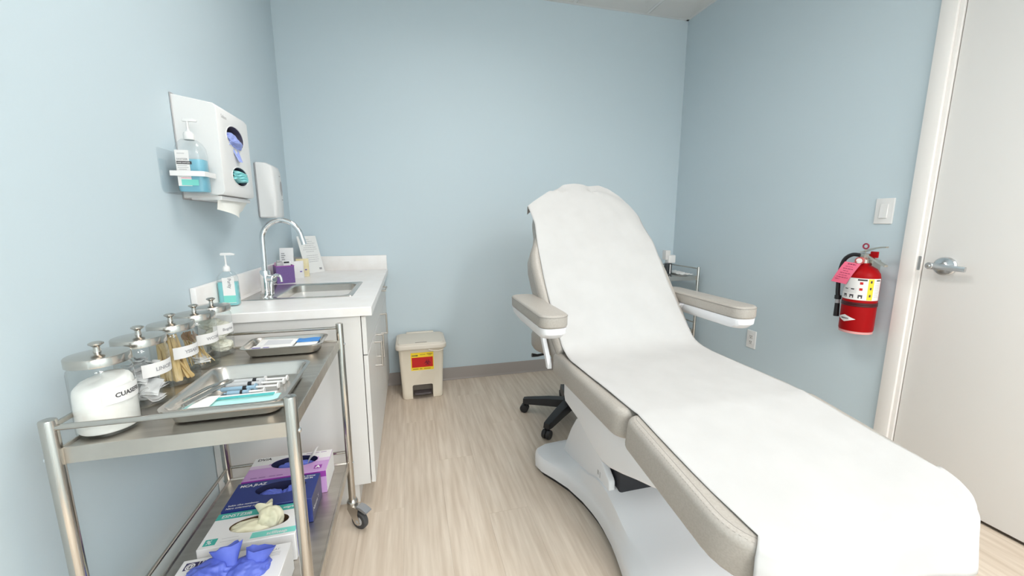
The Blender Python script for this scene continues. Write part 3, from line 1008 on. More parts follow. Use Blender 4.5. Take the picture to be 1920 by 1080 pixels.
obj('red_panel', patch(B(), fm2, -0.016, 0.129, 0.238, 0.312), RED, lb)
text('DANGER', 0.0115, INK, lb, lambda x, y: fm2(-0.015 + x * .9, 0.322 + y), bold=0.0007)
b = B()
patch(b, fm2, 0.040, 0.078, 0.329, 0.332)
patch(b, fm2, 0.088, 0.126, 0.331, 0.336)
patch(b, fm2, 0.098, 0.118, 0.324, 0.327)
for a, c_ in ((-.010, .028), (.036, .054), (.066, .112)):
    patch(b, fm2, a, c_, 0.2235, 0.2285)
obj('printed_lines', b, mat('brown_ink', (0.30, 0.17, 0.02), 0.6), lb)
b = B()
bcx, bcz = 0.092, 0.270
for k in range(3):
    a0 = PI / 2 + 2 * PI * k / 3
    ccx, ccz = bcx + 0.0115 * math.cos(a0), bcz + 0.0115 * math.sin(a0)
    n = 20
    for i in range(n):
        a1 = a0 + 0.42 + (2 * PI - 0.84) * i / n
        a2 = a0 + 0.42 + (2 * PI - 0.84) * (i + 1) / n
        b.quad(*[fm3(ccx + r_ * math.cos(a), ccz + r_ * math.sin(a)) for r_, a in ((.0075, a1), (.0118, a1), (.0118, a2), (.0075, a2))])
n = 24
for i in range(n):
    a1, a2 = 2 * PI * i / n, 2 * PI * (i + 1) / n
    b.quad(*[fm3(bcx + r_ * math.cos(a), bcz + r_ * math.sin(a)) for r_, a in ((.0095, a1), (.0122, a1), (.0122, a2), (.0095, a2))])
obj('biohazard_symbol', b, mat('maroon_ink', (0.14, 0.008, 0.03), 0.6), lb)

# ------------------------------------------------------------------ utility cart
PX0, PX1, PY0, PY1, PT = -0.699, -0.271, 0.925, 1.586, 0.868
t = thing('utility_cart', 'two-shelf stainless steel utility cart on casters beside the left wall', 'cart', ((PX0 + PX1) / 2, (PY0 + PY1) / 2, 0))
for px in (PX0, PX1):
    for py in (PY0, PY1):
        b = B().lathe([(0.0135, 0.118), (0.0135, PT - .003), (0.0125, PT - .0005), (0.0110, PT)], (px, py, 0), n=24)
        p = obj('post', b, STEELR, t)
        for z_ in (0.785, 0.285):
            sgn = -1 if px == PX0 else 1
            obj('screw', B().lathe([(0.0062, 0), (0.0062, .002), (0.004, .0045), (0.001, .005)], (px + sgn * .0125, py, z_), (sgn, 0, 0), 14), CHROME, p)
def shelf(zs, lip):
    b = B()
    x0, x1, y0, y1 = PX0 + .004, PX1 - .004, PY0 + .004, PY1 - .004
    b.loft([ring(x0, x1, y0, y1, zs - lip), ring(x0, x1, y0, y1, zs + .005 - .001), ring(x0 + .001, x1 - .001, y0 + .001, y1 - .001, zs + .005), ring(x0 + .004, x1 - .004, y0 + .004, y1 - .004, zs + .005),
            ring(x0 + .007, x1 - .007, y0 + .007, y1 - .007, zs), ring(x0 + .007, x1 - .007, y0 + .007, y1 - .007, zs)], False, True)
    b.loft([ring(x0, x1, y0, y1, zs - lip), ring(x0 + .003, x1 - .003, y0 + .003, y1 - .003, zs - lip), ring(x0 + .003, x1 - .003, y0 + .003, y1 - .003, zs - .003)], False, True)
    return b
ZS, ZL = 0.800, 0.288
obj('upper_shelf', shelf(ZS, .030), STEELD, t)
obj('lower_shelf', shelf(ZL, .030), STEELD, t)
for z_, nm in ((0.851, 'upper'), (0.335, 'lower')):
    obj('rail', B().cyl((PX0, PY1, z_), (PX1, PY1, z_), .0055, n=12), STEELR, t)
    obj('rail', B().cyl((PX0, PY0, z_), (PX0, PY1, z_), .0055, n=12), STEELR, t)
    if nm == 'upper':
        obj('rail', B().cyl((PX0, PY0, z_), (PX1, PY0, z_), .0062, n=12), STEELR, t)
for k, (px, py) in enumerate(((PX1, PY1), (PX0, PY1), (PX0, PY0), (PX1, PY0))):
    a = R(-38)
    dx, dy = math.cos(a), math.sin(a)
    sd = Vector((-dy, dx, 0))
    c = Vector((px, py, 0))
    b = B().lathe([(0.010, .127), (0.018, .122), (0.022, .112), (0.022, .098), (0.016, .094)], (px, py, 0), n=24)
    fk = c + Vector((dx * .034, dy * .034, 0))
    for s in (-1, 1):
        o_ = fk + sd * (.0155 * s)
        outl = [(-.045, .103), (-.05, .082), (-.012, .026), (.004, .022), (.014, .034), (.004, .070), (.008, .098)]
        b.loft([[o_ + Vector((dx * q, dy * q, z_)) + sd * th for q, z_ in outl] for th in (-.0012, .0012)])
    b.loft([[fk + Vector((dx * q, dy * q, z_)) + sd * th for q, z_ in ((-.047, .103), (.010, .098), (.010, .095), (-.047, .099))] for th in (-.016, .016)])
    cs = obj('caster', b, STEEL, t)
    wc = fk + Vector((0, 0, .0385))
    b = B().lathe([(.020, -.011), (.034, -.011), (.0382, -.007), (.0382, .007), (.034, .011), (.020, .011)], wc, sd, 32)
    obj('wheel', b, RUBBER, cs)
    b = B().lathe([(.006, -.0175), (.020, -.0118), (.020, .0118), (.006, .0175)], wc, sd, 24)
    obj('hub', b, mat('grey_hub', (0.42, 0.41, 0.40), 0.4), cs)
    b = B()
    b.loft([[fk + Vector((dx * q, dy * q, z_)) + sd * th for q, z_ in ((-.004, .098), (.044, .086), (.052, .090), (.050, .094), (.020, .106), (0, .106))] for th in (-.015, .015)])
    obj('brake_lever', b, mat('brake_grey', (0.36, 0.37, 0.39), 0.35, 0.6), cs)

# ---- glass jars
JX = -0.6545
JY = [1.008, 1.143, 1.280, 1.408, 1.521]
JT = ['CUASEFIS', 'LINICEP', 'YSSAJUP', 'WCONE', 'Bogrine']
JL = ['glass jar of white cotton with steel lid, label CUASEFIS, at the cart front', 'glass jar of clear wrapped pads with steel lid, second from the cart front',
      'glass jar full of pale wooden sticks with steel lid, middle of the row', 'glass jar with brown-tipped sticks and steel lid, fourth from the cart front',
      'glass jar of cream gauze with steel lid, farthest one by the counter']
def jar_xy(y, ang, r):
    return Vector((JX + r * math.cos(ang), y + r * math.sin(ang), 0))
for k in range(5):
    y = JY[k]
    zb = ZS + .0004
    t = thing('glass_jar', JL[k], 'jar', (JX, y, zb), 'steel-lidded glass jars on the cart')
    prof = [(.046, 0), (.0508, .003), (.0522, .008), (.0522, .136), (.0508, .143), (.0482, .147), (.0482, .156)]
    b = B().lathe(prof, (JX, y, zb), n=48, cap1=False)
    b.lathe([(.047, .006), (.049, .009)], (JX, y, zb), n=48, cap1=False)
    obj('jar_body', b, GLASS, t)
    b = B().lathe([(.0505, .1525), (.0525, .153), (.0525, .1695), (.0510, .1715), (.030, .1750), (.012, .1758)], (JX, y, zb), n=48)
    ldj = obj('jar_lid', b, STEELR, t)
    b = B().lathe([(.007, .174), (.006, .180), (.0055, .187), (.0085, .190), (.0125, .1925), (.0125, .1955), (.008, .198), (.001, .199)], (JX, y, zb), n=24)
    obj('knob', b, STEELR, ldj)
    ac = R(-17 - k * 2)
    rl = .0527
    aw = R(46)
    zl0, zl1 = (.070, .104) if k == 0 else (.077, .110)
    b = B()
    P = [[jar_xy(y, ac - aw + 2 * aw * i / 16, rl) + Vector((0, 0, zb + zz)) for i in range(17)] for zz in (zl0, zl1)]
    lb = obj('label', b.grid(P), LABELW, t)
    x00 = -aw * rl + (.020 if k == 0 else .026)
    fmt = lambda x_, y_: jar_xy(y, ac + (x00 + x_) / rl, rl + .0003) + Vector((0, 0, zb + zl0 + .012 + y_))
    text(JT[k], .0132 if k == 0 else .0125, INK if k == 0 else INKG, lb, fmt, bold=.0004)

# contents
ctn = B()
crg = []
for r_, z_ in ((.02, .0075), (.048, .0078), (.0505, .012), (.0510, .055), (.0508, .096), (.0495, .105), (.045, .112), (.036, .117), (.018, .122), (.002, .123)):
    crg.append([Vector((JX + (r_ * (1 + (.04 * noise.noise(Vector((math.cos(a) * 2, math.sin(a) * 2, z_ * 40))) if .02 < z_ < .118 else 0)) - (.0012 if z_ > .02 else 0)) * math.cos(a), JY[0] + (r_ - .001) * math.sin(a), ZS + z_ + (.003 * noise.noise(Vector((r_ * 60 * math.cos(a), r_ * 60 * math.sin(a), 1))) + .008 * math.sin(a + .6) if z_ > .09 else 0))) for a in [2 * PI * i / 40 for i in range(40)]])
ctn.loft(crg)
obj('cotton_filling', ctn, COTTON, None, 'white cotton wool filling the jar at the cart front', 'cotton')
COL.objects['cotton_filling']['kind'] = 'stuff'
for k in range(16):
    a = k * 2.4
    rr_ = .022 if k % 4 else .010
    Mp = Matrix.Translation((JX + rr_ * math.cos(a), JY[1] + rr_ * math.sin(a), ZS + .013 + .0062 * k)) @ Matrix.Rotation(a * 1.3, 4, 'Z') @ Matrix.Rotation(R(48 * math.sin(k * 2.1)), 4, 'X') @ Matrix.Rotation(R(20 * math.cos(k * 1.7)), 4, 'Y')
    P = [[Mp @ Vector((-.019 + .038 * i / 6, -.019 + .038 * j / 6, .004 * math.sin(i * 1.1 + k) * math.cos(j * .9) + .006)) for j in range(7)] for i in range(7)]
    Q = [[p - Vector((0, 0, .006)) for p in r_] for r_ in P]
    b = B().grid(P)
    b.grid(Q)
    obj('wrapped_pad', b, GAUZE, None, 'clear wrapped pad inside the second glass jar', 'pad', 'wrapped pads in the second jar')
random.seed(11)
def sticks(y, n, m, nm, lab, cat, grp, r, lean, tip=None, L=.122, rot=0):
    for k in range(n):
        a = rot + (k / n - .5) * lean[0]
        base_r = .040 * math.sqrt(random.random()) * .95
        ba = random.uniform(0, 2 * PI)
        p0 = Vector((JX + base_r * math.cos(ba), y + base_r * math.sin(ba), ZS + .011))
        # every stick leans across the jar towards the wall end
        ta = R(160) + random.uniform(-.7, .7)
        p1 = Vector((JX + .040 * math.cos(ta), y + .040 * math.sin(ta), 0))
        dxy = Vector((p1.x - p0.x, p1.y - p0.y, 0)) * random.uniform(.55, .98)
        if dxy.length > L * .8:
            dxy *= L * .8 / dxy.length
        dz = min(math.sqrt(max(L * L - dxy.length_squared, 1e-6)), .123)
        p1 = p0 + Vector((dxy.x, dxy.y, dz))
        if m is WOOD:
            d_ = (p1 - p0).normalized()
            u = d_.cross(Vector((math.cos(k), math.sin(k), .2))).normalized()
            v = d_.cross(u)
            b = B()
            rings = []
            for s, w_, h_ in ((0, .003, .0016), (.03, .0056, .0028), (.1, .0056, .0028), (.8, .0038, .0023), (1, .0032, .002)):
                c_ = p0 + (p1 - p0) * s
                rings.append([c_ + u * w_ * math.cos(q) + v * h_ * math.sin(q) for q in [2 * PI * i / 8 for i in range(8)]])
            b.loft(rings)
            obj(nm, b, m, None, lab, cat, grp)
        else:
            b = B().tube([p0, p0 + (p1 - p0) * .86], .0014, 6)
            b.tube([p0 + (p1 - p0) * s for s in (.84, .88, .95, 1.0)], [.0016, .0032, .0034, .0012], 8, mi=1)
            obj(nm, b, [WOOD, WOODR], None, lab, cat, grp)
sticks(JY[2], 42, WOOD, 'wooden_stick', 'pale wooden applicator stick in the middle glass jar', 'stick', 'wooden sticks in the middle jar', .003, (2, 0))
sticks(JY[3], 22, WOODR, 'swab_stick', 'brown-tipped swab stick in the fourth glass jar', 'swab', 'brown swabs in the fourth jar', .0015, (2, 0), L=.10)
for k in range(3):
    Mp = Matrix.Translation((JX + .012 - .004 * k, JY[3] - .016 + .006 * k, ZS + .018 + .006 * k)) @ Matrix.Rotation(R(25 + 30 * k), 4, 'Z') @ Matrix.Rotation(R(12 * k - 8), 4, 'X')
    obj('white_packet', B().box(-.02, .02, -.014, .014, -.002, .002, .001).tf(Mp), CARDW, None, ('lowest', 'middle', 'topmost')[k] + ' small white packet lying at the bottom of the fourth jar', 'packet', 'white packets in the fourth jar')
for k in range(6):
    a = k * 1.7 + .4
    crumple((JX + .017 * math.cos(a), JY[4] + .017 * math.sin(a), ZS + .030 + .0155 * k), (.030, .030, .020), CREAM, 'gauze_roll', 'cream folded gauze piece in the farthest glass jar, ' + ('bottom one', 'second from the bottom', 'third from the bottom', 'third from the top', 'second from the top', 'top one')[k], 'gauze', 20 + k, 'cream gauze in the farthest jar', amp=.25, clipz=ZS + .0085)

# ---- instrument trays
def tray(x0, x1, y0, y1, z0, h, label, rot=0.0):
    cx, cy = (x0 + x1) / 2, (y0 + y1) / 2
    t = thing('instrument_tray', label, 'tray', (cx, cy, z0), 'steel trays on the cart')
    def rr(i, z, r):
        return [(a, c_, z) for a, c_ in rrect(x0 + i, x1 - i, y0 + i, y1 - i, r, 6)]
    b = B().loft([rr(.028, z0, .026), rr(.020, z0 + .004, .028), rr(.010, z0 + h - .004, .03), rr(.0075, z0 + h - .001, .03), rr(0.0, z0 + h - .001, .032), rr(0, z0 + h + .001, .032), rr(.009, z0 + h + .001, .03),
                  rr(.0115, z0 + h - .003, .03), rr(.022, z0 + .006, .026), rr(.032, z0 + .0025, .02)])
    obj('pan', b, STEEL, t)
    return t
T1Z = ZS + .0005
tray(-0.556, -0.298, 0.968, 1.262, T1Z, .039, 'larger steel instrument tray with syringes at the cart front')
tray(-0.560, -0.306, 1.425, 1.578, T1Z, .034, 'smaller steel tray with white and blue pouches near the counter')
zt = T1Z + .003
# syringes
def syringe(p0, p1, blue):
    p0, p1 = Vector(p0), Vector(p1)
    a = (p1 - p0)
    L = a.length
    d_ = a / L
    grp = 'syringes in the larger tray'
    t = thing('syringe', SYL.pop(0), 'syringe', (p0 + p1) / 2 - Vector((0, 0, .006)), grp)
    r = .0056
    obj('barrel', B().lathe([(.0015, 0), (.0018, .006), (r, .009), (r, L * .60), (r * 1.9, L * .603), (r * 1.9, L * .62), (r * .7, L * .62)], p0 + d_ * L * .0, d_, 16), SYRB if blue else SYR, t)
    obj('stopper', B().cyl(p0 + d_ * L * .40, p0 + d_ * L * .47, r * 1.12, n=16, bev=.001), BLACK, t)
    pl = B().cyl(p0 + d_ * L * .46, p0 + d_ * L * .97, r * .55, n=10)
    pl.cyl(p0 + d_ * L * .97, p0 + d_ * L, r * 1.45, n=18, bev=.001)
    obj('plunger', pl, WPLA, t)
SYL = ['syringe lying farthest from the camera in the larger tray', 'syringe second farthest from the camera in the larger tray', 'syringe with blue-tinted barrel lying mid-tray', 'syringe with dark blue barrel next to the white sheath']
syringe((-.500, 1.205, zt + .008), (-.350, 1.196, zt + .008), False)
syringe((-.505, 1.180, zt + .008), (-.352, 1.172, zt + .008), False)
syringe((-.505, 1.150, zt + .008), (-.358, 1.145, zt + .008), True)
syringe((-.480, 1.120, zt + .008), (-.385, 1.118, zt + .008), True)
# white sheath, drapes, wrapper
b = B().loft([[(x, y, z) for y, z in [(1.082 + .011 * math.cos(q), zt + .009 + .008 * math.sin(q)) for q in [2 * PI * i / 16 for i in range(16)]]] for x in (-.503, -.36, -.345)])
obj('paper_sheath', b, WPAPER, None, 'white rolled paper sheath in the larger tray', 'sheath')
def soft_sheet(x0, x1, y0, y1, z, amp, nx=14, ny=8, seed=0, th=.002, skew=0.0):
    P = []
    for i in range(nx + 1):
        row = []
        for j in range(ny + 1):
            x = x0 + (x1 - x0) * i / nx
            y = y0 + (y1 - y0) * j / ny + skew * (x - x0)
            row.append(Vector((x, y, z + amp * (1 + noise.noise(Vector((x * 40 + seed, y * 60, seed)))) * .5)))
        P.append(row)
    b = B().grid(P)
    b.grid([[p - Vector((0, 0, th)) for p in r_] for r_ in P])
    n = len(P)
    for edge in (P[0], P[-1], [r_[0] for r_ in P], [r_[-1] for r_ in P]):
        b.grid([edge, [p - Vector((0, 0, th)) for p in edge]])
    return b
obj('teal_drape', soft_sheet(-.528, -.332, 1.000, 1.072, zt + .012, .007, seed=2), DRAPE, None, 'pale teal folded drape at the front of the larger tray', 'drape')
b = B()
for k in range(3):
    b.tube(spline([(-.475, 1.063 - .004 * k, zt + .020), (-.42, 1.060 - .004 * k, zt + .022), (-.345, 1.066 - .005 * k, zt + .020)], 6), .0014, 6)
obj('teal_strings', b, mat('teal_dark', (0.08, 0.46, 0.46), 0.5), None, 'teal strings lying on the pale teal drape', 'string')
b = soft_sheet(-.510, -.468, .998, 1.075, zt + .021, .003, nx=5, seed=4)
obj('white_wrapper', b, WPAPER, None, 'white paper wrapper on the left of the teal drape', 'wrapper')
for k, (xa, ya, xb, yb, lab) in enumerate(((-.523, 1.02, -.468, 1.155, 'steel tweezers lying slanted over the white wrapper'), (-.535, 1.05, -.487, 1.17, 'steel probe lying slanted along the left tray side'))):
    z_ = zt + .028
    b = B().tube([(xa, ya, z_), ((xa + xb) / 2, (ya + yb) / 2, z_ + .003), (xb, yb, z_ + .001)], [.003, .0042, .0018], 8)
    if k == 0:
        b.tube([(xa + .008, ya, z_), ((xa + xb) / 2 + .008, (ya + yb) / 2, z_ + .003), (xb, yb, z_ + .001)], [.003, .0042, .0018], 8)
    obj('tweezers' if k == 0 else 'steel_probe', b, STEEL, None, lab, 'tweezers' if k == 0 else 'probe')
# second tray pouches
z2 = T1Z + .004
t = thing('sterile_pouch', 'white sterile pouch with a grey window in the smaller tray', 'pouch', (-.475, 1.50, z2))
M2 = Matrix.Translation((-.472, 1.508, z2 + .016)) @ Matrix.Rotation(R(-8), 4, 'Z') @ Matrix.Rotation(R(10), 4, 'X')
obj('wrap', B().box(-.062, .062, -.048, .048, -.002, .002, .0015).tf(M2), WPAPER, t)
obj('grey_window', B().box(-.038, .048, -.002, .038, .002, .0026).tf(M2), GREYP, t)
t = thing('white_pouch', 'white pouch with violet print at the front of the smaller tray', 'pouch', (-.475, 1.46, z2))
obj('wrap', B().box(-.530, -.405, 1.448, 1.486, z2 + .022, z2 + .026, .0015).tf(Matrix.Identity(4)), WPAPER, t)
b = B()
b.box(-.526, -.500, 1.4505, 1.459, z2 + .0258, z2 + .0266)
b.box(-.492, -.474, 1.4505, 1.458, z2 + .0258, z2 + .0266)
obj('violet_print', b, VIOL, t)
t = thing('blue_pouch', 'white pouch with a bright blue end in the smaller tray', 'pouch', (-.36, 1.505, z2))
obj('wrap', B().box(-.402, -.332, 1.458, 1.520, z2 + .017, z2 + .021, .0015), WPAPER, t)
obj('blue_end', soft_sheet(-.404, -.330, 1.508, 1.552, z2 + .022, .005, seed=9), BLUEP, t)

# ---- glove boxes on the lower shelf
zb = ZL + .0008
HB = .086
def glove_box(x0, x1, y0, y1, label, m, side, inside=None, hole=(.075, .034), hoff=(0, 0)):
    inside = inside or mat('navy_inside_shade', (0.012, 0.014, 0.06), 0.7)  # near-black cut walls put the shade inside the opening into the colour
    cx, cy = (x0 + x1) / 2, (y0 + y1) / 2
    t = thing('glove_box', label, 'glove box', (cx, cy, zb), 'glove boxes on the lower cart shelf')
    hb = B().box(x0, x1, y0, y1, zb, zb + HB, .0015, seg=1)
    if side is not m:
        for i, f in enumerate(hb.f):
            if all(hb.v[q].x > x1 - .0005 for q in f):
                hb.mi[i] = 1
    o = obj('carton', hb, [m, side] if side is not m else [m], t)
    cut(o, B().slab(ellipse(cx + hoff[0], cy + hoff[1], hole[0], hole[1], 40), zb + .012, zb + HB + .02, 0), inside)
    zt_ = zb + HB + .0004
    top = lambda u, v: Vector((x0 + u, y0 + v, zt_))
    frt = lambda u, v: Vector((x0 + u, y0 - .0004, zb + v))
    sid = lambda u, v: Vector((x1 + .0004, y0 + u, zb + v))
    return t, top, frt, sid, cx + hoff[0], cy + hoff[1]
def spin(t, a):
    t.rotation_euler.z = a

# purple box (farthest)
x0, x1, y0, y1 = -.588, -.322, 1.412, 1.552
t, top, frt, sid, hx, hy = glove_box(x0, x1, y0, y1, 'lilac and white glove box, farthest back on the lower shelf', LILAC, CARDW, hole=(.078, .036), hoff=(.012, .016))
b = B()
def top_band(b, v0, v1, mi=0, u0=.001, u1=None, hx=hx, hy=hy, ox=x0, oy=y0, rx=.0785, ry=.0365, zt_=zb + HB + .0005, n=40):
    """printed band on the lid between v0 and v1, stopping at the oval opening"""
    u1 = (x1 - x0 - .001) if u1 is None else u1
    for i in range(n):
        ua, ub = u0 + (u1 - u0) * i / n, u0 + (u1 - u0) * (i + 1) / n
        def span(u):
            q = (ox + u - hx) / rx
            if abs(q) >= 1:
                return None
            e_ = ry * math.sqrt(1 - q * q)
            return hy - oy - e_, hy - oy + e_
        sa, sb = span(ua), span(ub)
        if sa is None and sb is None:
            b.quad((ox + ua, oy + v0, zt_), (ox + ub, oy + v0, zt_), (ox + ub, oy + v1, zt_), (ox + ua, oy + v1, zt_), mi)
            continue
        sa = sa or sb
        sb = sb or sa
        for lo_a, hi_a, lo_b, hi_b in ((v0, min(v1, sa[0]), v0, min(v1, sb[0])), (max(v0, sa[1]), v1, max(v0, sb[1]), v1)):
            if hi_a > lo_a and hi_b > lo_b:
                b.quad((ox + ua, oy + lo_a, zt_), (ox + ub, oy + lo_b, zt_), (ox + ub, oy + hi_b, zt_), (ox + ua, oy + hi_a, zt_), mi)
top_band(b, .088, .138)
obj('white_panel', b, CARDW, t)
b = B()
top_band(b, .068, .088)
obj('pale_lilac_band', b, mat('pale_lilac_print', (0.70, 0.55, 0.72), 0.45), t)
text('DV/A', .020, INK, t, lambda x, y: top(.012 + x, .118 + y) + Vector((0, 0, .0004)), bold=.0006)
b = B()
patch(b, lambda u, v: top(u, v) + Vector((0, 0, .0006)), .222, .247, .020, .042)
obj('violet_logo', b, PURP, t)
text('A', .020, CARDW, t, lambda x, y: top(.2275 + x, .0245 + y) + Vector((0, 0, .001)), bold=.0014)
b = B()
for u in (.024, .050, .082, .105):
    patch(b, lambda q, v: top(q, v) + Vector((0, 0, .0006)), u, u + .020, .010, .014)
for u in (.175, .20, .226):
    patch(b, lambda q, v: top(q, v) + Vector((0, 0, .0006)), u, u + .020, .126, .129)
obj('printed_lines', b, mat('plum_ink', (0.28, 0.13, 0.36), 0.5), t)
b = B()
patch(b, frt, 0, x1 - x0, HB - .022, HB)
obj('violet_edge', b, PURP, t)
crumple((hx + .005, hy, zb + .052), (.068, .030, .030), GLOVEB, 'blue_glove', 'blue glove inside the lilac glove box', 'glove', 31, amp=.3)
fl_ = B()
P = [[(hx + .050 + .028 * s - .004 * math.sin(v * 3), hy - .030 + .062 * v, zb + HB + .001 + .030 * math.sin(s * PI * .55)) for v in [j / 6 for j in range(7)]] for s in [i / 6 for i in range(7)]]
obj('lid_flap', fl_.grid(P), CARDW, t, 'white torn lid flap standing up')

# navy box
x0, x1, y0, y1 = -.592, -.338, 1.268, 1.404
t, top, frt, sid, hx, hy = glove_box(x0, x1, y0, y1, 'navy blue glove box with white lettering, third from the cart front', NAVY, NAVYS, hole=(.076, .034), hoff=(.016, .016))
text('MCA JI-AZ', .017, CARDW, t, lambda x, y: top(.012 + x, .112 + y), bold=.0006)
text('bekin gilve numbeser', .010, CARDW, t, lambda x, y: top(.012 + x, .020 + y), bold=.0002)
text('Nitro ogiermemy gobetrer', .010, CARDW, t, lambda x, y: top(.010 + x, .007 + y), bold=.0002)
text('uponnas ilnitrne', .010, CARDW, t, lambda x, y: top(.175 + x, .122 + y), bold=.0002)
text('NEW MED IN', .010, CARDW, t, lambda x, y: top(.175 + x, .110 + y), bold=.0004)
text('PV', .022, CARDW, t, lambda x, y: top(.196 + x * 1.2, .018 + y), bold=.0004)
text('Nasuna Y', .020, CARDW, t, lambda x, y: sid(.010 + x, .030 + y), bold=.0002)
crumple((hx - .030, hy - .006, zb + .050), (.042, .026, .030), GLOVEB, 'blue_glove', 'blue glove at the left of the navy glove box opening', 'glove', 41, amp=.3)
crumple((hx + .036, hy - .002, zb + .055), (.036, .026, .030), GLOVEB, 'blue_glove', 'blue glove at the right of the navy glove box opening', 'glove', 44, amp=.3)

# teal and white box
x0, x1, y0, y1 = -.592, -.350, 1.120, 1.258
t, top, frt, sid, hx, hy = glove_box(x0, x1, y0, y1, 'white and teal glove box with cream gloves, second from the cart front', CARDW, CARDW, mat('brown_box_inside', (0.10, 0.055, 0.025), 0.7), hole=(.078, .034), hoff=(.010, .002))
b = B()
patch(b, top, .001, x1 - x0 - .001, .110, .137)
obj('teal_band', b, TEALC, t)
b = B()
patch(b, top, .125, x1 - x0 - .001, .010, .032)
obj('light_teal_band', b, TEALL, t)
text('ESNSTZSIB', .017, CARDW, t, lambda x, y: top(.014 + x, .117 + y) + Vector((0, 0, .0005)), bold=.0003)
text('ssigrlng', .013, CARDW, t, lambda x, y: top(.180 + x, .119 + y) + Vector((0, 0, .0005)), bold=.0003)
text('scIIIteap', .016, CARDW, t, lambda x, y: top(.165 + x, .014 + y) + Vector((0, 0, .0005)), bold=.0003)
b = B()
patch(b, top, .010, .040, .010, .034)
lg = obj('teal_logo', b, TEALC, t)
text('%', .020, CARDW, lg, lambda x, y: top(.015 + x, .015 + y) + Vector((0, 0, .0005)), bold=.0004)
b = B()
patch(b, top, .050, .092, .028, .0295)
patch(b, top, .050, .098, .016, .0175)
obj('printed_lines', b, INKL, t)
text('CB  +/Ezan', .020, TEALC, t, lambda x, y: frt(.015 + x, .034 + y), bold=.0004)
crumple((hx - .020, hy - .004, zb + .070), (.060, .026, .026), GLOVEC, 'latex_glove', 'cream latex glove low in the teal glove box opening', 'glove', 52, amp=.26, freq=.65)
crumple((hx + .028, hy + .004, zb + .092), (.032, .026, .036), GLOVEC, 'latex_glove', 'cream latex glove rising out of the teal glove box', 'glove', 55, amp=.26, freq=.6,
        extra=lambda b: cuff(b, (hx + .018, hy + .004, zb + .09), (hx + .008, hy + .028, zb + .126), .014, .026, 3))

# front box
x0, x1, y0, y1 = -.605, -.350, .956, 1.090
t, top, frt, sid, hx, hy = glove_box(x0, x1, y0, y1, 'white glove box with large blue gloves, nearest the cart front', CARDW, CARDW, hole=(.092, .044), hoff=(.004, -.006))
b = B()
patch(b, top, .012, .042, .098, .122)
patch(b, top, .044, .049, .098, .122)
patch(b, top, .052, .062, .104, .122)
lg = obj('dark_logo', b, mat('dark_navy_ink', (0.035, 0.025, 0.10), 0.5), t)
text('@', .022, CARDW, lg, lambda x, y: top(.0145 + x, .102 + y) + Vector((0, 0, .0005)), bold=.0006)
text('OLAY', .010, INKG, t, lambda x, y: top(.205 + x, .112 + y))
b = B()
for k in range(3):
    patch(b, top, .202, .236, .104 - .005 * k, .1058 - .005 * k)
obj('printed_lines', b, INKL, t)
text('/UTI', .018, INK, t, lambda x, y: sid(.030 + x, .030 + y), bold=.0003)
def big(b):
    cuff(b, (hx - .004, hy + .006, zb + .08), (hx - .016, hy + .034, zb + .134), .020, .034, 7, fold=.35)
    cuff(b, (hx + .056, hy + .004, zb + .08), (hx + .066, hy + .020, zb + .128), .022, .032, 9, fold=.3)
crumple((hx - .042, hy + .004, zb + .082), (.056, .042, .036), GLOVEB, 'blue_glove', 'blue glove spilling left out of the front glove box', 'glove', 63, amp=.26)
crumple((hx + .042, hy + .002, zb + .082), (.048, .040, .030), GLOVEB, 'blue_glove', 'blue glove with open cuffs standing out of the front glove box', 'glove', 67, amp=.24, extra=big)

# ------------------------------------------------------------------ treatment chair
XC = 0.915
t = thing('treatment_chair', 'greige upholstered reclining treatment chair on a white pedestal base', 'treatment chair', (XC, 1.3, 0))
# base: plan half width along y
stations = [(1.865, .06), (1.855, .17), (1.835, .27), (1.80, .325), (1.755, .338), (1.70, .325), (1.63, .285), (1.55, .246), (1.45, .218), (1.38, .208), (1.33, .204), (1.28, .205), (1.2, .212), (1.15, .221), (1.1, .232), (1.04, .247), (.98, .262), (.86, .290), (.76, .296), (.70, .28), (.66, .22), (.645, .10)]
ZP = [(.60, .115), (.80, .12), (1.0, .122), (1.1, .132), (1.16, .152), (1.24, .188), (1.30, .200), (1.38, .19), (1.46, .155), (1.60, .125), (1.75, .098), (1.9, .088)]
def base_ring(y, hw, k):
    """cross-section: upright rim, rounded shoulder, slope up to a raised plateau"""
    for i in range(len(ZP) - 1):
        if ZP[i][0] <= y <= ZP[i + 1][0]:
            zp = ZP[i][1] + (ZP[i + 1][1] - ZP[i][1]) * (y - ZP[i][0]) / (ZP[i + 1][0] - ZP[i][0])
    pw = min(.190, hw - .012) if hw < .235 else min(.190, hw * .8)
    if hw < .1:
        pw = hw * .7
    pr = [(hw, .022), (hw, .060), (hw - .004 * min(1, hw * 5), .078), (hw - min(.012, (hw - pw) * .55), .088), ((hw + pw) / 2, .088 + (zp - .088) * .30), (pw + .006, zp - .008), (pw - .008, zp - .001), (pw * .5, zp + .001)]
    f_ = [.55, .8, .93, 1][min(k, 3, len(stations) - 1 - k)]
    pr = [(a, .022 + (z - .022) * f_) for a, z in pr]
    return [(XC - a, y, z) for a, z in pr] + [(XC + a, y, z) for a, z in reversed(pr)]
rings = [base_ring(y, hw, k) for k, (y, hw) in enumerate(stations)]
obj('pedestal_base', B().loft(rings), CHAIRW, t)
foot = [(XC - hw * .955, y) for y, hw in stations] + [(XC + hw * .955, y) for y, hw in reversed(stations)]
obj('base_foot', B().slab(foot, 0.0, .024, 0), BLACK, t)
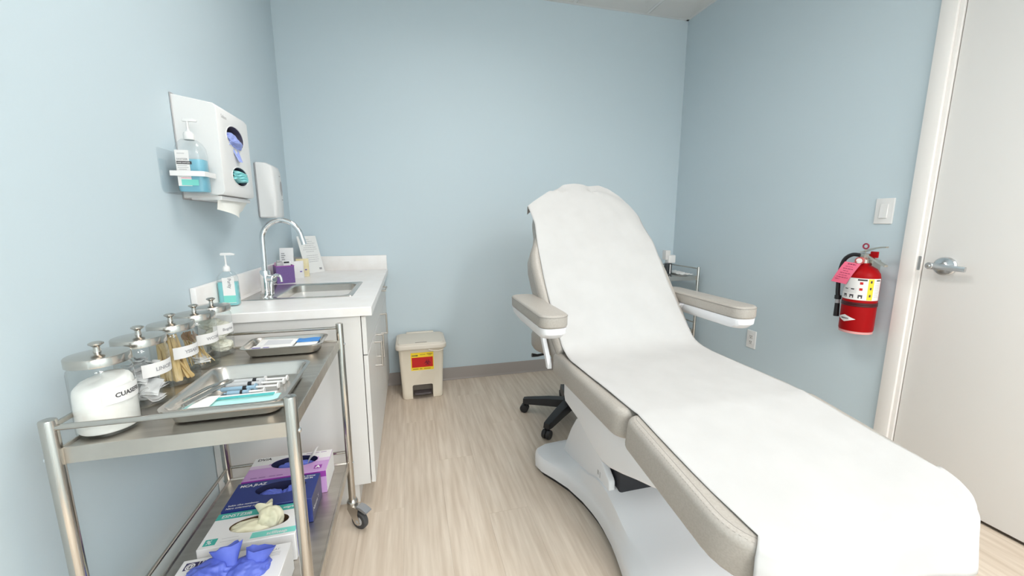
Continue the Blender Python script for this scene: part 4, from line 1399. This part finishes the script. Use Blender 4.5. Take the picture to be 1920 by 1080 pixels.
# tower
def side_prism(poly, x0, x1, r=.006):
    """polygon in (y, z) extruded along x with a small rounded rim"""
    M = Matrix(((0, 0, 1, 0), (1, 0, 0, 0), (0, 1, 0, 0), (0, 0, 0, 1)))
    a = sum(poly[i][0] * poly[(i + 1) % len(poly)][1] - poly[(i + 1) % len(poly)][0] * poly[i][1] for i in range(len(poly)))
    if a < 0:
        poly = poly[::-1]
    return B().slab(poly, x0, x1, r, seg=3, M=M)
tw = [(1.76, .07), (1.715, .165), (1.66, .26), (1.605, .335), (1.585, .348), (1.535, .388), (1.518, .390), (1.40, .312), (1.286, .238), (1.278, .228), (1.275, .15), (1.275, .07)]
for s in (-1, 1):
    xa, xb = (XC - .1885, XC - .160) if s < 0 else (XC + .160, XC + .1885)
    obj('tower_panel', side_prism(tw, xa, xb, .006), CHAIRW, t)
obj('tower_back', B().loft([[(XC - .1605, y, z), (XC + .1605, y, z), (XC + .1605, y - .02, z - .004), (XC - .1605, y - .02, z - .004)] for y, z in ((1.752, .09), (1.708, .175), (1.655, .262), (1.60, .335), (1.575, .35))]), CHAIRW, t)
obj('lift_mechanism', B().box(XC - .150, XC + .150, 1.26, 1.52, .14, .44, .01), DARK, t)
tx_ = lambda px, py: None
mk = B()
patch(mk, plane_map((XC - .1893, 1.375, .205), (0, -1, 0), (0, 0, 1)), 0, .012, 0, .02)
patch(mk, plane_map((XC - .1893, 1.355, .200), (0, -1, 0), (0, 0, 1)), 0, .006, 0, .026)
obj('grey_mark', mk, mat('pale_grey_print', (0.52, 0.51, 0.52), 0.5), t)
# carriage under the seat
cg = [(1.535, .606), (1.535, .50), (1.52, .472), (1.37, .455), (1.25, .415), (1.165, .402), (1.119, .411), (1.032, .444), (.957, .476), (.875, .508), (.842, .524), (.825, .545), (.825, .575), (.86, .606)]
obj('seat_carriage', side_prism(cg, XC - .285, XC + .285, .014), CHAIRW, t)
# cushions
HW = .338
so = rrect(XC - HW - .005, XC + HW + .005, .960, 1.535, [.055, .055, .03, .03], 7)
sb = B().slab(so, .606, .700, .022, seg=5, r0=.016)
sc_ = obj('seat_cushion', sb, VINYL, t)
def seam(out, z, ins, r=.0013, M=None, n=1):
    pts = [Vector((x, y, z)) for x, y in inset(out, ins)]
    if M is not None:
        pts = [M @ p for p in pts]
    return B().tube(pts, r, 6, closed=True)
obj('seam', seam(so, .6985, .020), STITCH, sc_)
# leg rest: tilted local frame, +v towards the foot
LA = math.atan2(.076, .50)
ML_ = Matrix(((1, 0, 0, XC), (0, -math.cos(LA), -math.sin(LA), .950), (0, -math.sin(LA), math.cos(LA), .706), (0, 0, 0, 1)))
def leg_out(hw, v0, v1, r1):
    o_ = rrect(-hw, hw, v0, v1, [.035, .035, r1, r1], 8)
    return o_
lo_ = leg_out(HW, .004, .470, .125)
lg_ = obj('leg_rest_cushion', B().slab(lo_, -.105, 0, .022, seg=5, M=ML_, r0=.018), VINYL, t)
obj('seam', seam(lo_, -.0012, .020, M=ML_), STITCH, lg_)
obj('leg_rest_frame', B().slab(leg_out(HW - .03, .03, .44, .12), -.135, -.100, .01, seg=3, M=ML_), CHAIRW, t)
# stitches along the left edges
def stitches(out, z, ins, M, step=.0085, sel=None):
    pts = [Vector((x, y, z)) for x, y in inset(out, ins)]
    b = B()
    n = len(pts)
    for i in range(n):
        p, q = pts[i], pts[(i + 1) % n]
        if sel and not (sel(p) and sel(q)):
            continue
        L = (q - p).length
        k = int(L / step)
        for j in range(k):
            a = p + (q - p) * ((j + .25) / k)
            c_ = p + (q - p) * ((j + .75) / k)
            b.add([M @ v for v in (a + Vector((-.0006, 0, 0)), a + Vector((.0006, 0, .0006)), c_ + Vector((.0006, 0, .0006)), c_ + Vector((-.0006, 0, 0)))], [(0, 1, 2, 3)], 0, False)
    return b
st = stitches(lo_, .0006 - .0045, .0095, ML_, sel=lambda p: p.x < -.25)
obj('stitching', st, STITCH, lg_, kind='stuff')
st = stitches(so, .6955, .0095, Matrix.Identity(4), sel=lambda p: p.x < XC - .30)
obj('stitching', st, STITCH, sc_, kind='stuff')
# backrest: local frame in its own plane
BA = math.atan(1.12)
MB_ = Matrix(((1, 0, 0, XC + .003), (0, math.cos(BA), -math.sin(BA), 1.468), (0, math.sin(BA), math.cos(BA), .703), (0, 0, 0, 1)))
half = [(.333, .015), (.340, .06), (.346, .16), (.352, .28), (.356, .40), (.355, .48), (.344, .545), (.318, .605), (.294, .655), (.280, .705), (.276, .75), (.268, .80), (.250, .855), (.216, .905), (.172, .943), (.10, .964), (.03, .970)]
bo = [(-h, v) for h, v in reversed(half)]
bo = [(h, v) for h, v in half] + [(-h, v) for h, v in reversed(half)]
bk = obj('backrest_cushion', B().slab(bo, -.115, 0, .03, seg=5, M=MB_, r0=.02), VINYL, t)
obj('seam', seam(bo, -.030, -.0004, M=MB_), STITCH, bk)
obj('backrest_shell', B().slab([(x * .94, y * .94 + .03) for x, y in bo], -.145, -.108, .012, seg=3, M=MB_), CHAIRW, t)
# armrests
def armrest(x0, x1, y0, y1, zt_):
    s = -1 if x0 < XC else 1
    ar = thing('armrest', None, None)
    ar.location = (0, 0, 0)
    ar.parent = t
    o1 = rrect(x0, x1, y0, y1, [.045, .045, .04, .04], 7)
    pd_ = obj('arm_pad', B().slab(o1, zt_ - .052, zt_, .010, seg=4), VINYL, ar)
    obj('seam', B().tube([Vector((px, py, zt_ - .0085)) for px, py in inset(o1, -.0004)], .0012, 6, closed=True), STITCH, pd_)
    # support: deep under the front, tapering
    b = B()
    rings = []
    for z_, q, ya, yb in ((zt_ - .0515, .004, 0, 0), (zt_ - .075, .006, 0, -.02), (zt_ - .094, .014, .02, -.10), (zt_ - .100, .028, .05, -.16)):
        rings.append([(px, py, z_) for px, py in rrect(x0 + q, x1 - q, y0 + q + ya * .6, y1 - q + yb, [.038, .038, .02, .02], 7)])
    b.loft(rings)
    obj('arm_support', b, CHAIRW, ar)
    if s < 0:
        xi = x1 - .010
        b = B()
        b.loft([[(xi - .012, yy - wv, zz), (xi - .012, yy + wv, zz), (xi + .006, yy + wv, zz), (xi + .006, yy - wv, zz)] for yy, zz, wv in ((1.60, zt_ - .085, .05), (1.622, .775, .020), (1.60, .735, .014), (1.553, .675, .014), (1.535, .650, .014), (1.528, .630, .010))])
    else:
        b = B().loft([[(xx, 1.60, zt_ - .056), (xx, 1.79, zt_ - .056), (xx, 1.79, zz), (xx, 1.66, zz)] for xx, zz in ((XC + .30, .775), (x0 + .005, .785), (x0 + .055, .83))])
    obj('arm_bracket', b, CHAIRW, ar)
armrest(.457, .572, 1.330, 1.80, .908)
armrest(1.266, 1.374, 1.262, 1.80, .910)

# paper sheet over the chair
ps = thing('paper_sheet', 'white disposable paper sheet draped along the treatment chair', 'paper sheet', (XC, 1.3, .70))
# centre path: list of (y, z, normal(y,z), xl, xr)
rows = []
def add_row(y, z, ny, nz, xl, xr, drop_l=0.0, drop_r=0.0):
    rows.append((y, z, ny, nz, xl, xr, drop_l, drop_r))
off = .004
xl0, xr0 = .597, 1.231
# backrest part handled separately (arched end); start at its lower end
nB = Vector((0, -math.sin(BA), math.cos(BA)))
bB = Vector((0, math.cos(BA), math.sin(BA)))
NU = 64
def lerp(tab, s):
    for i in range(len(tab) - 1):
        if s <= tab[i + 1][0]:
            a, c_ = tab[i], tab[i + 1]
            f_ = (s - a[0]) / (c_[0] - a[0])
            return a[1] + (c_[1] - a[1]) * f_
    return tab[-1][1]
org = Vector((0, 1.468, .703))
s_of_z = lambda z: (z - .706) / math.sin(BA)
# left/right border of the sheet along the backrest (z -> x) and arch of the upper end
LEFT = [(0.70, .603), (.80, .598), (.91, .596), (1.0, .598), (1.11, .606), (1.18, .614), (1.24, .624), (1.35, .612)]
RIGHT = [(0.70, 1.238), (.80, 1.236), (.95, 1.236), (1.15, 1.258), (1.265, 1.252), (1.4, 1.246)]
ARCH = [(0.0, 1.338), (.12, 1.378), (.25, 1.424), (.38, 1.458), (.5, 1.461), (.62, 1.462), (.74, 1.468), (.82, 1.447), (.90, 1.402), (.96, 1.345), (1.0, 1.285)]
def pcol(u):
    pts = []
    za = lerp(ARCH, u)
    n = 44
    # beyond the arch the paper folds over behind the cushion
    for k in range(5):
        q = 1 - k / 5
        z_ = za
        x_ = lerp(LEFT, min(z_, 1.34)) * (1 - u) + lerp(RIGHT, z_) * u
        p = org + bB * s_of_z(za) + nB * off
        ov = max(0, abs(x_ - XC) - (lerp([(v, h) for v, h in [(v, h) for h, v in half]], s_of_z(za)) - .03))
        p = p + nB * (max(-ov * ov * 2.5, -.02) + .002 - .055 * q) - bB * (.006 * q)
        pts.append(Vector((x_ + (u - .5) * -.02 * q, p.y, p.z)))
    for k in range(n + 1):
        z_ = za + (.735 - za) * k / n
        x_ = lerp(LEFT, z_) * (1 - u) + lerp(RIGHT, z_) * u
        s_ = s_of_z(z_)
        v_ = s_
        # cushion narrows up top: paper droops a little outside it
        hwid = lerp([(v, h) for h, v in half], v_) - .03
        over = max(0, abs(x_ - XC) - hwid)
        dn = max(-over * over * 2.5, -.02) if over > 0 else 0
        wr = .0035 * noise.noise(Vector((x_ * 7, s_ * 5, 2.2))) + .0018 * noise.noise(Vector((x_ * 19, s_ * 13, 5.2)))
        p = org + bB * s_ + nB * (off + .002 + wr + dn)
        pts.append(Vector((x_, p.y, p.z)))
    # crease at the seat
    for k in range(1, 5):
        f_ = k / 4
        y_ = lerp([(0, 1.49), (1, 1.40)], f_)
        z_ = .735 + (.7055 - .735) * (1 - (1 - f_) ** 2.2)
        y0_ = (org + bB * s_of_z(.735)).y
        y_ = y0_ + (1.38 - y0_) * f_
        x_ = (lerp(LEFT, .70) * (1 - f_) + .599 * f_) * (1 - u) + (lerp(RIGHT, .70) * (1 - f_) + 1.234 * f_) * u
        pts.append(Vector((x_, y_, z_ + .001)))
    # seat
    for k in range(1, 17):
        y_ = 1.38 + (.95 - 1.38) * k / 16
        x_ = (.599 + .012 * k / 16) * (1 - u) + (1.228 - .010 * k / 16) * u
        pts.append(Vector((x_, y_, .7065 + .0022 * noise.noise(Vector((x_ * 6, y_ * 6, 1))) + .0012 * noise.noise(Vector((x_ * 21, y_ * 21, 4))))))
    # leg rest, then over the rounded foot end and hanging down
    RC, VF, HE = .125, .472, .339
    th = (u - .5) * 2
    sL = (HE - RC) + RC * PI / 2                   # half length of the end contour
    q = abs(th) * sL
    sg = 1 if th >= 0 else -1
    if q <= HE - RC:
        ex, ev, nx_, nv_ = sg * q, VF, 0.0, 1.0
    else:
        an = (q - (HE - RC)) / RC * (.93 if sg > 0 else .50)
        nx_, nv_ = sg * math.sin(an), math.cos(an)
        ex, ev = sg * (HE - RC) + RC * nx_, VF - RC + RC * nv_
    re = .026
    ix_, iv_ = ex - nx_ * re, ev - nv_ * re
    xs = pts[-1].x - XC
    for k in range(1, 23):
        f_ = k / 22
        v_ = iv_ * f_
        x_ = xs + (ix_ - xs) * f_ ** (2.5 if ix_ < 0 else 3)
        p = ML_ @ Vector((x_, v_, .0035 + .0018 * noise.noise(Vector((x_ * 6, v_ * 6, 9))) + .0012 * noise.noise(Vector((x_ * 21, v_ * 21, 3)))))
        pts.append(p)
    for k in range(1, 6):
        aa = k / 5 * PI / 2
        pts.append(ML_ @ Vector((ix_ + nx_ * re * math.sin(aa) * 1.08, iv_ + nv_ * re * math.sin(aa) * 1.08, .005 - re * (1 - math.cos(aa)))))
    base = pts[-1].copy()
    L_ = .105 + .03 * noise.noise(Vector((u * 2.2, 3, 1))) + .02 * u
    L_ *= 1 - .8 * max(0, (u - .86) / .14)
    for k in range(1, 10):
        h_ = k / 9
        fold = .011 * math.sin(u * 17 + 1.2) + .012 * noise.noise(Vector((u * 7, 1.7, 4)))
        pts.append(base + Vector((nx_ * (.006 + fold * h_), -nv_ * (.006 + fold * h_), -L_ * h_)))
    return pts
P = [pcol(i / NU) for i in range(NU + 1)]
b = B().grid(P)
pso = obj('sheet', b, PAPER, ps)
md = pso.modifiers.new('thickness', 'SOLIDIFY')
md.thickness = .0008
md.offset = 1

# ------------------------------------------------------------------ stool behind the chair
SX, SY = .960, 2.216
t = thing('stool', 'grey round stool with a black five-star base behind the treatment chair', 'stool', (SX, SY, 0))
sx_, sy_ = SX - .052, SY
obj('seat', B().lathe([(.17, .475), (.192, .482), (.203, .50), (.203, .56), (.192, .585), (.16, .597), (.05, .602)], (sx_, sy_, 0), n=40), VINYL, t)
obj('column', B().lathe([(.034, .11), (.034, .26), (.022, .262), (.022, .465), (.08, .475)], (SX, SY, 0), n=24), BLACK, t)
obj('lever', B().tube([(sx_ - .10, sy_ - .01, .452), (sx_ - .18, sy_ - .02, .447), (sx_ - .215, sy_ - .02, .452)], [.006, .008, .012], 10), BLACK, t)
hubm = B().lathe([(.03, .075), (.055, .078), (.058, .12), (.04, .135)], (SX, SY, 0), n=24)
obj('hub', hubm, BLACK, t)
for k in range(5):
    a = R(77 + 72 * k)
    d_ = Vector((math.cos(a), math.sin(a), 0))
    s_ = Vector((-d_.y, d_.x, 0))
    c = Vector((SX, SY, 0))
    b = B().loft([[c + d_ * q - s_ * w_ + Vector((0, 0, z0_)), c + d_ * q + s_ * w_ + Vector((0, 0, z0_)), c + d_ * q + s_ * w_ * .8 + Vector((0, 0, z1_)), c + d_ * q - s_ * w_ * .8 + Vector((0, 0, z1_))] for q, w_, z0_, z1_ in ((.03, .036, .080, .130), (.15, .031, .074, .120), (.285, .025, .064, .100), (.310, .021, .064, .096))])
    lgk = obj('leg', b, BLACK, t)
    e_ = c + d_ * .295
    b = B()
    for s in (-1, 1):
        b.lathe([(.010, -.011), (.025, -.011), (.0278, -.007), (.0278, .007), (.025, .011), (.010, .011)], e_ + s_ * .0135 * s + Vector((0, 0, .0281)) + d_ * .008, s_, 24)
    b.cyl(e_ + Vector((0, 0, .03)), e_ + Vector((0, 0, .075)), .010, n=12)
    b.loft([[e_ + d_ * q + s_ * th + Vector((0, 0, z_)) for q, z_ in ((-.014, .03), (.008, .052), (.030, .034), (.02, .028))] for th in (-.004, .004)])
    obj('caster', b, BLACK, lgk)

# ------------------------------------------------------------------ corner trolley
QX0, QX1, QY0, QY1 = 1.80, 2.200, 2.632, 2.985
t = thing('corner_trolley', 'small steel trolley in the back right corner behind the treatment chair', 'trolley', ((QX0 + QX1) / 2, (QY0 + QY1) / 2, 0))
for px in (QX0, QX1):
    for py in (QY0, QY1):
        p = obj('post', B().lathe([(.0115, .07), (.0115, .892), (.010, .896)], (px, py, 0), n=18), STEELR, t)
        b = B().lathe([(.008, -.01), (.025, -.008), (.025, .008), (.008, .01)], (px, py, .026), (1, .3, 0), 20)
        b.cyl((px, py, .03), (px, py, .072), .008, n=10)
        obj('caster', b, RUBBER, p)
for z_ in (.822, .388, .13):
    b = B()
    x0, x1, y0, y1 = QX0 + .004, QX1 - .004, QY0 + .004, QY1 - .004
    b.loft([ring(x0, x1, y0, y1, z_ - .03), ring(x0, x1, y0, y1, z_ + .003), ring(x0 + .003, x1 - .003, y0 + .003, y1 - .003, z_ + .003), ring(x0 + .005, x1 - .005, y0 + .005, y1 - .005, z_)], False, True)
    b.loft([ring(x0, x1, y0, y1, z_ - .03), ring(x0 + .002, x1 - .002, y0 + .002, y1 - .002, z_ - .03), ring(x0 + .002, x1 - .002, y0 + .002, y1 - .002, z_ - .002)], False, True)
    obj('shelf', b, STEEL, t)
for z_ in (.884, .448):
    obj('rail', B().cyl((QX1, QY0, z_), (QX1, QY1, z_), .005, n=10), STEELR, t)
    obj('rail', B().cyl((QX0, QY0, z_), (QX0, QY1, z_), .005, n=10), STEELR, t)
    obj('rail', B().cyl((QX0, QY1, z_), (QX1, QY1, z_), .005, n=10), STEELR, t)
zc = .8222
t = thing('dispenser_bottle', 'white and black dispenser bottle standing on the corner trolley', 'bottle', (2.045, 2.80, zc))
obj('body', B().box(2.012, 2.076, 2.772, 2.828, zc, zc + .095, .008), BOTTLE, t)
obj('black_core', B().box(2.020, 2.068, 2.780, 2.820, zc + .004, zc + .092, .004), BLACK, t)
obj('white_label', B().box(2.040, 2.050, 2.770, 2.7725, zc + .010, zc + .085, .001), CARDW, t)
obj('cap', B().box(2.030, 2.094, 2.775, 2.825, zc + .095, zc + .158, .005), WPLA, t)
obj('cap_top', B().box(2.012, 2.056, 2.79, 2.84, zc + .12, zc + .197, .005), WPLB, t)
obj('white_wipe', soft_sheet(2.075, 2.180, 2.66, 2.74, zc + .006, .018, seed=15), WPAPER, None, 'crumpled white wipe lying on top of the corner trolley', 'wipe')
obj('folded_towel', soft_sheet(2.100, 2.188, 2.77, 2.93, zc + .010, .014, seed=19, th=.006), WPAPER, None, 'white folded towel behind the wipe on the corner trolley', 'towel')
t = thing('capped_bottle', 'small white capped bottle on the lower shelf of the corner trolley', 'bottle', (2.15, 2.74, .3882))
obj('body', B().lathe([(.024, 0), (.026, .003), (.026, .055), (.012, .068)], (2.15, 2.74, .3882), n=24), BOTTLE, t)
obj('cap', B().cyl((2.15, 2.74, .454), (2.15, 2.74, .480), .014, n=18, bev=.002), WPLA, t)

# ------------------------------------------------------------------ fire extinguisher
EX, EY = 2.188, 1.456
t = thing('fire_extinguisher', 'red fire extinguisher with black hose hung on the blue wall by the door', 'fire extinguisher', (EX, EY, .700))
rE = .0685
prof = [(.055, .700), (rE - .003, .703), (rE, .712), (rE, .975), (rE - .004, .995), (rE - .018, 1.018), (.030, 1.031), (.020, 1.036), (.020, 1.045)]
obj('cylinder', B().lathe(prof, (EX, EY, 0), n=48), EXTR, t)
obj('foot_ring', B().lathe([(rE - .006, .6935), (rE - .002, .695), (rE - .002, .706), (rE - .008, .707)], (EX, EY, 0), n=48), mat('pale_pink_ring', (0.72, 0.35, 0.34), 0.4), t)
b = B()
for k in range(2):
    b.lathe([(rE, .832 + .010 * k), (rE + .002, .834 + .010 * k), (rE + .002, .841 + .010 * k), (rE, .843 + .010 * k)], (EX, EY, 0), n=48)
obj('strap', b, mat('dark_red_strap', (0.055, 0.004, 0.006), 0.4), t)
# angles measured from -x (room) toward -y (camera)
def ep(phi, z, r=rE + .0006):
    return Vector((EX - r * math.cos(phi), EY - r * math.sin(phi), z))
def band(phi0, phi1, z0, z1, r, n=24):
    return B().grid([[ep(phi0 + (phi1 - phi0) * i / n, z, r) for i in range(n + 1)] for z in (z0, z1)])
lb = obj('label', band(R(-62), R(108), .866, .974, rE + .0006, 40), LABELW, t)
obj('yellow_strip', band(R(54), R(73), .868, .972, rE + .001, 10), YEL, lb)
b = B()
for z_ in (.958, .925, .890):
    b.grid([[ep(R(q), z, rE + .0014) for q in (60.5, 63.5, 66.5)] for z in (z_ - .006, z_ + .006)])
obj('pictogram', b, INK, lb)
b = B()
b.grid([[ep(R(q), z, rE + .0010) for q in range(20, 51, 5)] for z in (.962, .970)])
b.grid([[ep(R(q), z, rE + .0010) for q in range(82, 103, 5)] for z in (.962, .968)])
for k in range(3):
    q0 = (-28, -2, 26)[k]
    b.grid([[ep(R(q0 + q), z, rE + .0010) for q in (0, 5, 10, 14)] for z in (.884, .892)])
    b.grid([[ep(R(q0 + q), z, rE + .0010) for q in (0, 4)] for z in (.875, .884)])
    b.grid([[ep(R(q0 + q), z, rE + .0010) for q in (10, 14)] for z in (.875, .884)])
b.grid([[ep(R(q), z, rE + .0010) for q in (-25, -18, -11)] for z in (.915, .920)])
b.grid([[ep(R(q), z, rE + .0010) for q in (0, 6, 12)] for z in (.916, .922)])
obj('printed_icons', b, INK, lb)
b = B()
for k in range(9):
    z_ = .950 - k * .0082
    b.grid([[ep(R(q), z, rE + .0010) for q in range(78, 100 + (k % 3) * 2, 4)] for z in (z_, z_ + .002)])
for k in range(4):
    z_ = .902 + k * .0065
    b.grid([[ep(R(q), z, rE + .0010) for q in range(-45, 24, 5)] for z in (z_, z_ + .0014)])
obj('printed_lines', b, INKL, lb)
b = B()
for z_ in (.950, .920):
    b.grid([[ep(R(q), z, rE + .0012) for q in (28, 33, 38)] for z in (z_ - .006, z_ + .006)])
obj('red_symbol', b, RED, lb)
b = B()
pc, zc_ = R(-10), .768
for sg in (1, -1):
    for i in range(12):
        q0, q1 = -1 + 2 * i / 12, -1 + 2 * (i + 1) / 12
        h0, h1 = .018 * (1 - abs(q0)), .018 * (1 - abs(q1))
        b.quad(ep(pc + q0 * R(40), zc_), ep(pc + q1 * R(40), zc_), ep(pc + q1 * R(40), zc_ + sg * h1), ep(pc + q0 * R(40), zc_ + sg * h0))
dm = obj('diamond_label', b, LABELW, t)
text('AMEREX', .0105, INK, dm, lambda x, y: ep(pc + (x) / rE, zc_ - .004 + y, rE + .0012), align='CENTER', bold=.0003)
# valve and handles
b = B().cyl((EX, EY, 1.040), (EX, EY, 1.085), .016, n=20, bev=.002)
b.box(EX - .014, EX + .014, EY - .020, EY + .022, 1.062, 1.092, .004)
obj('valve', b, BRASS, t)
def strip(path, w0, w1, th):
    b = B()
    rings = []
    n = len(path)
    for i, (y_, z_) in enumerate(path):
        ww = w0 + (w1 - w0) * i / (n - 1)
        rings.append([(EX - ww, y_, z_), (EX + ww, y_, z_), (EX + ww * .8, y_, z_ + th), (EX - ww * .8, y_, z_ + th)])
    return b.loft(rings)
obj('top_lever', strip([(EY + .022, 1.094), (EY + .0, 1.102), (EY - .03, 1.114), (EY - .06, 1.122), (EY - .085, 1.124)], .013, .011, .007), BRASS, t)
obj('carry_handle', strip([(EY + .010, 1.080), (EY - .015, 1.078), (EY - .045, 1.060), (EY - .075, 1.042), (EY - .092, 1.034)], .014, .012, .009), BRASS, t)
obj('pull_pin', B().tube([Vector((EX - .012, EY + .012 * math.cos(a) - .002, 1.128 + .012 * math.sin(a))) for a in [2 * PI * i / 20 for i in range(20)]], .0036, 8, closed=True), mat('pin_red', (0.30, 0.02, 0.05), 0.35), t)
obj('pin_shaft', B().cyl((EX - .012, EY - .002, 1.116), (EX - .004, EY - .002, 1.070), .002, n=8), BRASS, t)
g = obj('gauge', B().cyl((EX - .010, EY + .012, 1.056), (EX - .034, EY + .004, 1.056), .0185, n=28, bev=.002), mat('gauge_red', (0.52, 0.10, 0.09), 0.3), t)
obj('gauge_face', B().cyl((EX - .0335, EY + .0042, 1.056), (EX - .0350, EY + .0037, 1.056), .0125, n=24), LABELW, g)
obj('red_tab', B().box(EX - .004, EX + .006, EY - .052, EY - .020, 1.074, 1.104, .002), EXTR, t)
hose = spline([(EX - .010, EY + .018, 1.082), (EX - .012, EY + .055, 1.082), (EX - .012, EY + .088, 1.055), (EX - .012, EY + .102, 1.00), (EX - .012, EY + .104, .94), (EX - .012, EY + .100, .88), (EX - .012, EY + .096, .86)], 7)
obj('hose', B().tube(hose, .0095, 14), BLACK, t)
obj('hose_clip', B().cyl((EX - .012, EY + .096, .846), (EX - .012, EY + .0965, .866), .0145, n=20, bev=.001), BLACK, t)
obj('nozzle_band', B().cyl((EX - .012, EY + .095, .824), (EX - .012, EY + .096, .848), .0105, n=18), mat('grey_band', (0.50, 0.50, 0.52), 0.4), t)
obj('nozzle', B().cyl((EX - .012, EY + .093, .755), (EX - .012, EY + .095, .826), .0125, .0105, n=18, bev=.001), BLACK, t)
obj('wall_hook', B().box(EX + .02, XR - .0005, EY - .02, EY + .02, 1.00, 1.06, .003), BRASS, t)
# pink inspection tag
tg = thing('inspection_tag', 'pink inspection tag hanging from the fire extinguisher valve', 'tag', (2.10, 1.49, .94))
o0 = Vector((2.108, 1.548, .945))
xd = Vector((.012, -.066, -.008))
yd = Vector((.010, -.048, .106))
nT = xd.cross(yd).normalized()
if nT.x > 0:
    nT = -nT
fm = lambda a, c_, q=0.0: o0 + xd * a + yd * c_ + nT * (q + .006 * math.sin(PI * c_))
P1 = [[fm(i / 6, j / 8, .0003) for i in range(7)] for j in range(9)]
P2 = [[fm(i / 6, j / 8, -.0003) for i in range(7)] for j in range(9)]
b = B().grid(P1)
b.grid(P2)
obj('card', b, PINK, tg)
b = B()
random.seed(3)
for k, (a, c_, hgt) in enumerate(((.28, .78, .035), (.25, .7, .016), (.2, .82, .022), (.3, .62, .016), (.2, .84, .02), (.2, .75, .016), (.15, .88, .022), (.14, .4, .02))):
    x = a
    while x < c_ - .03:
        l = random.uniform(.07, .2)
        y_ = .90 - k * .105
        patch(b, lambda p, q: fm(p, q, .0009), x, min(x + l, c_), y_, y_ + hgt * 1.2)
        x += l + .035
obj('printed_lines', b, mat('dark_pink_ink', (0.30, 0.02, 0.07), 0.6), tg)
obj('tag_string', B().tube([fm(.5, .98), Vector((EX - .04, EY + .012, 1.052)), Vector((EX - .018, EY + .01, 1.068))], .0011, 6), RED, tg)
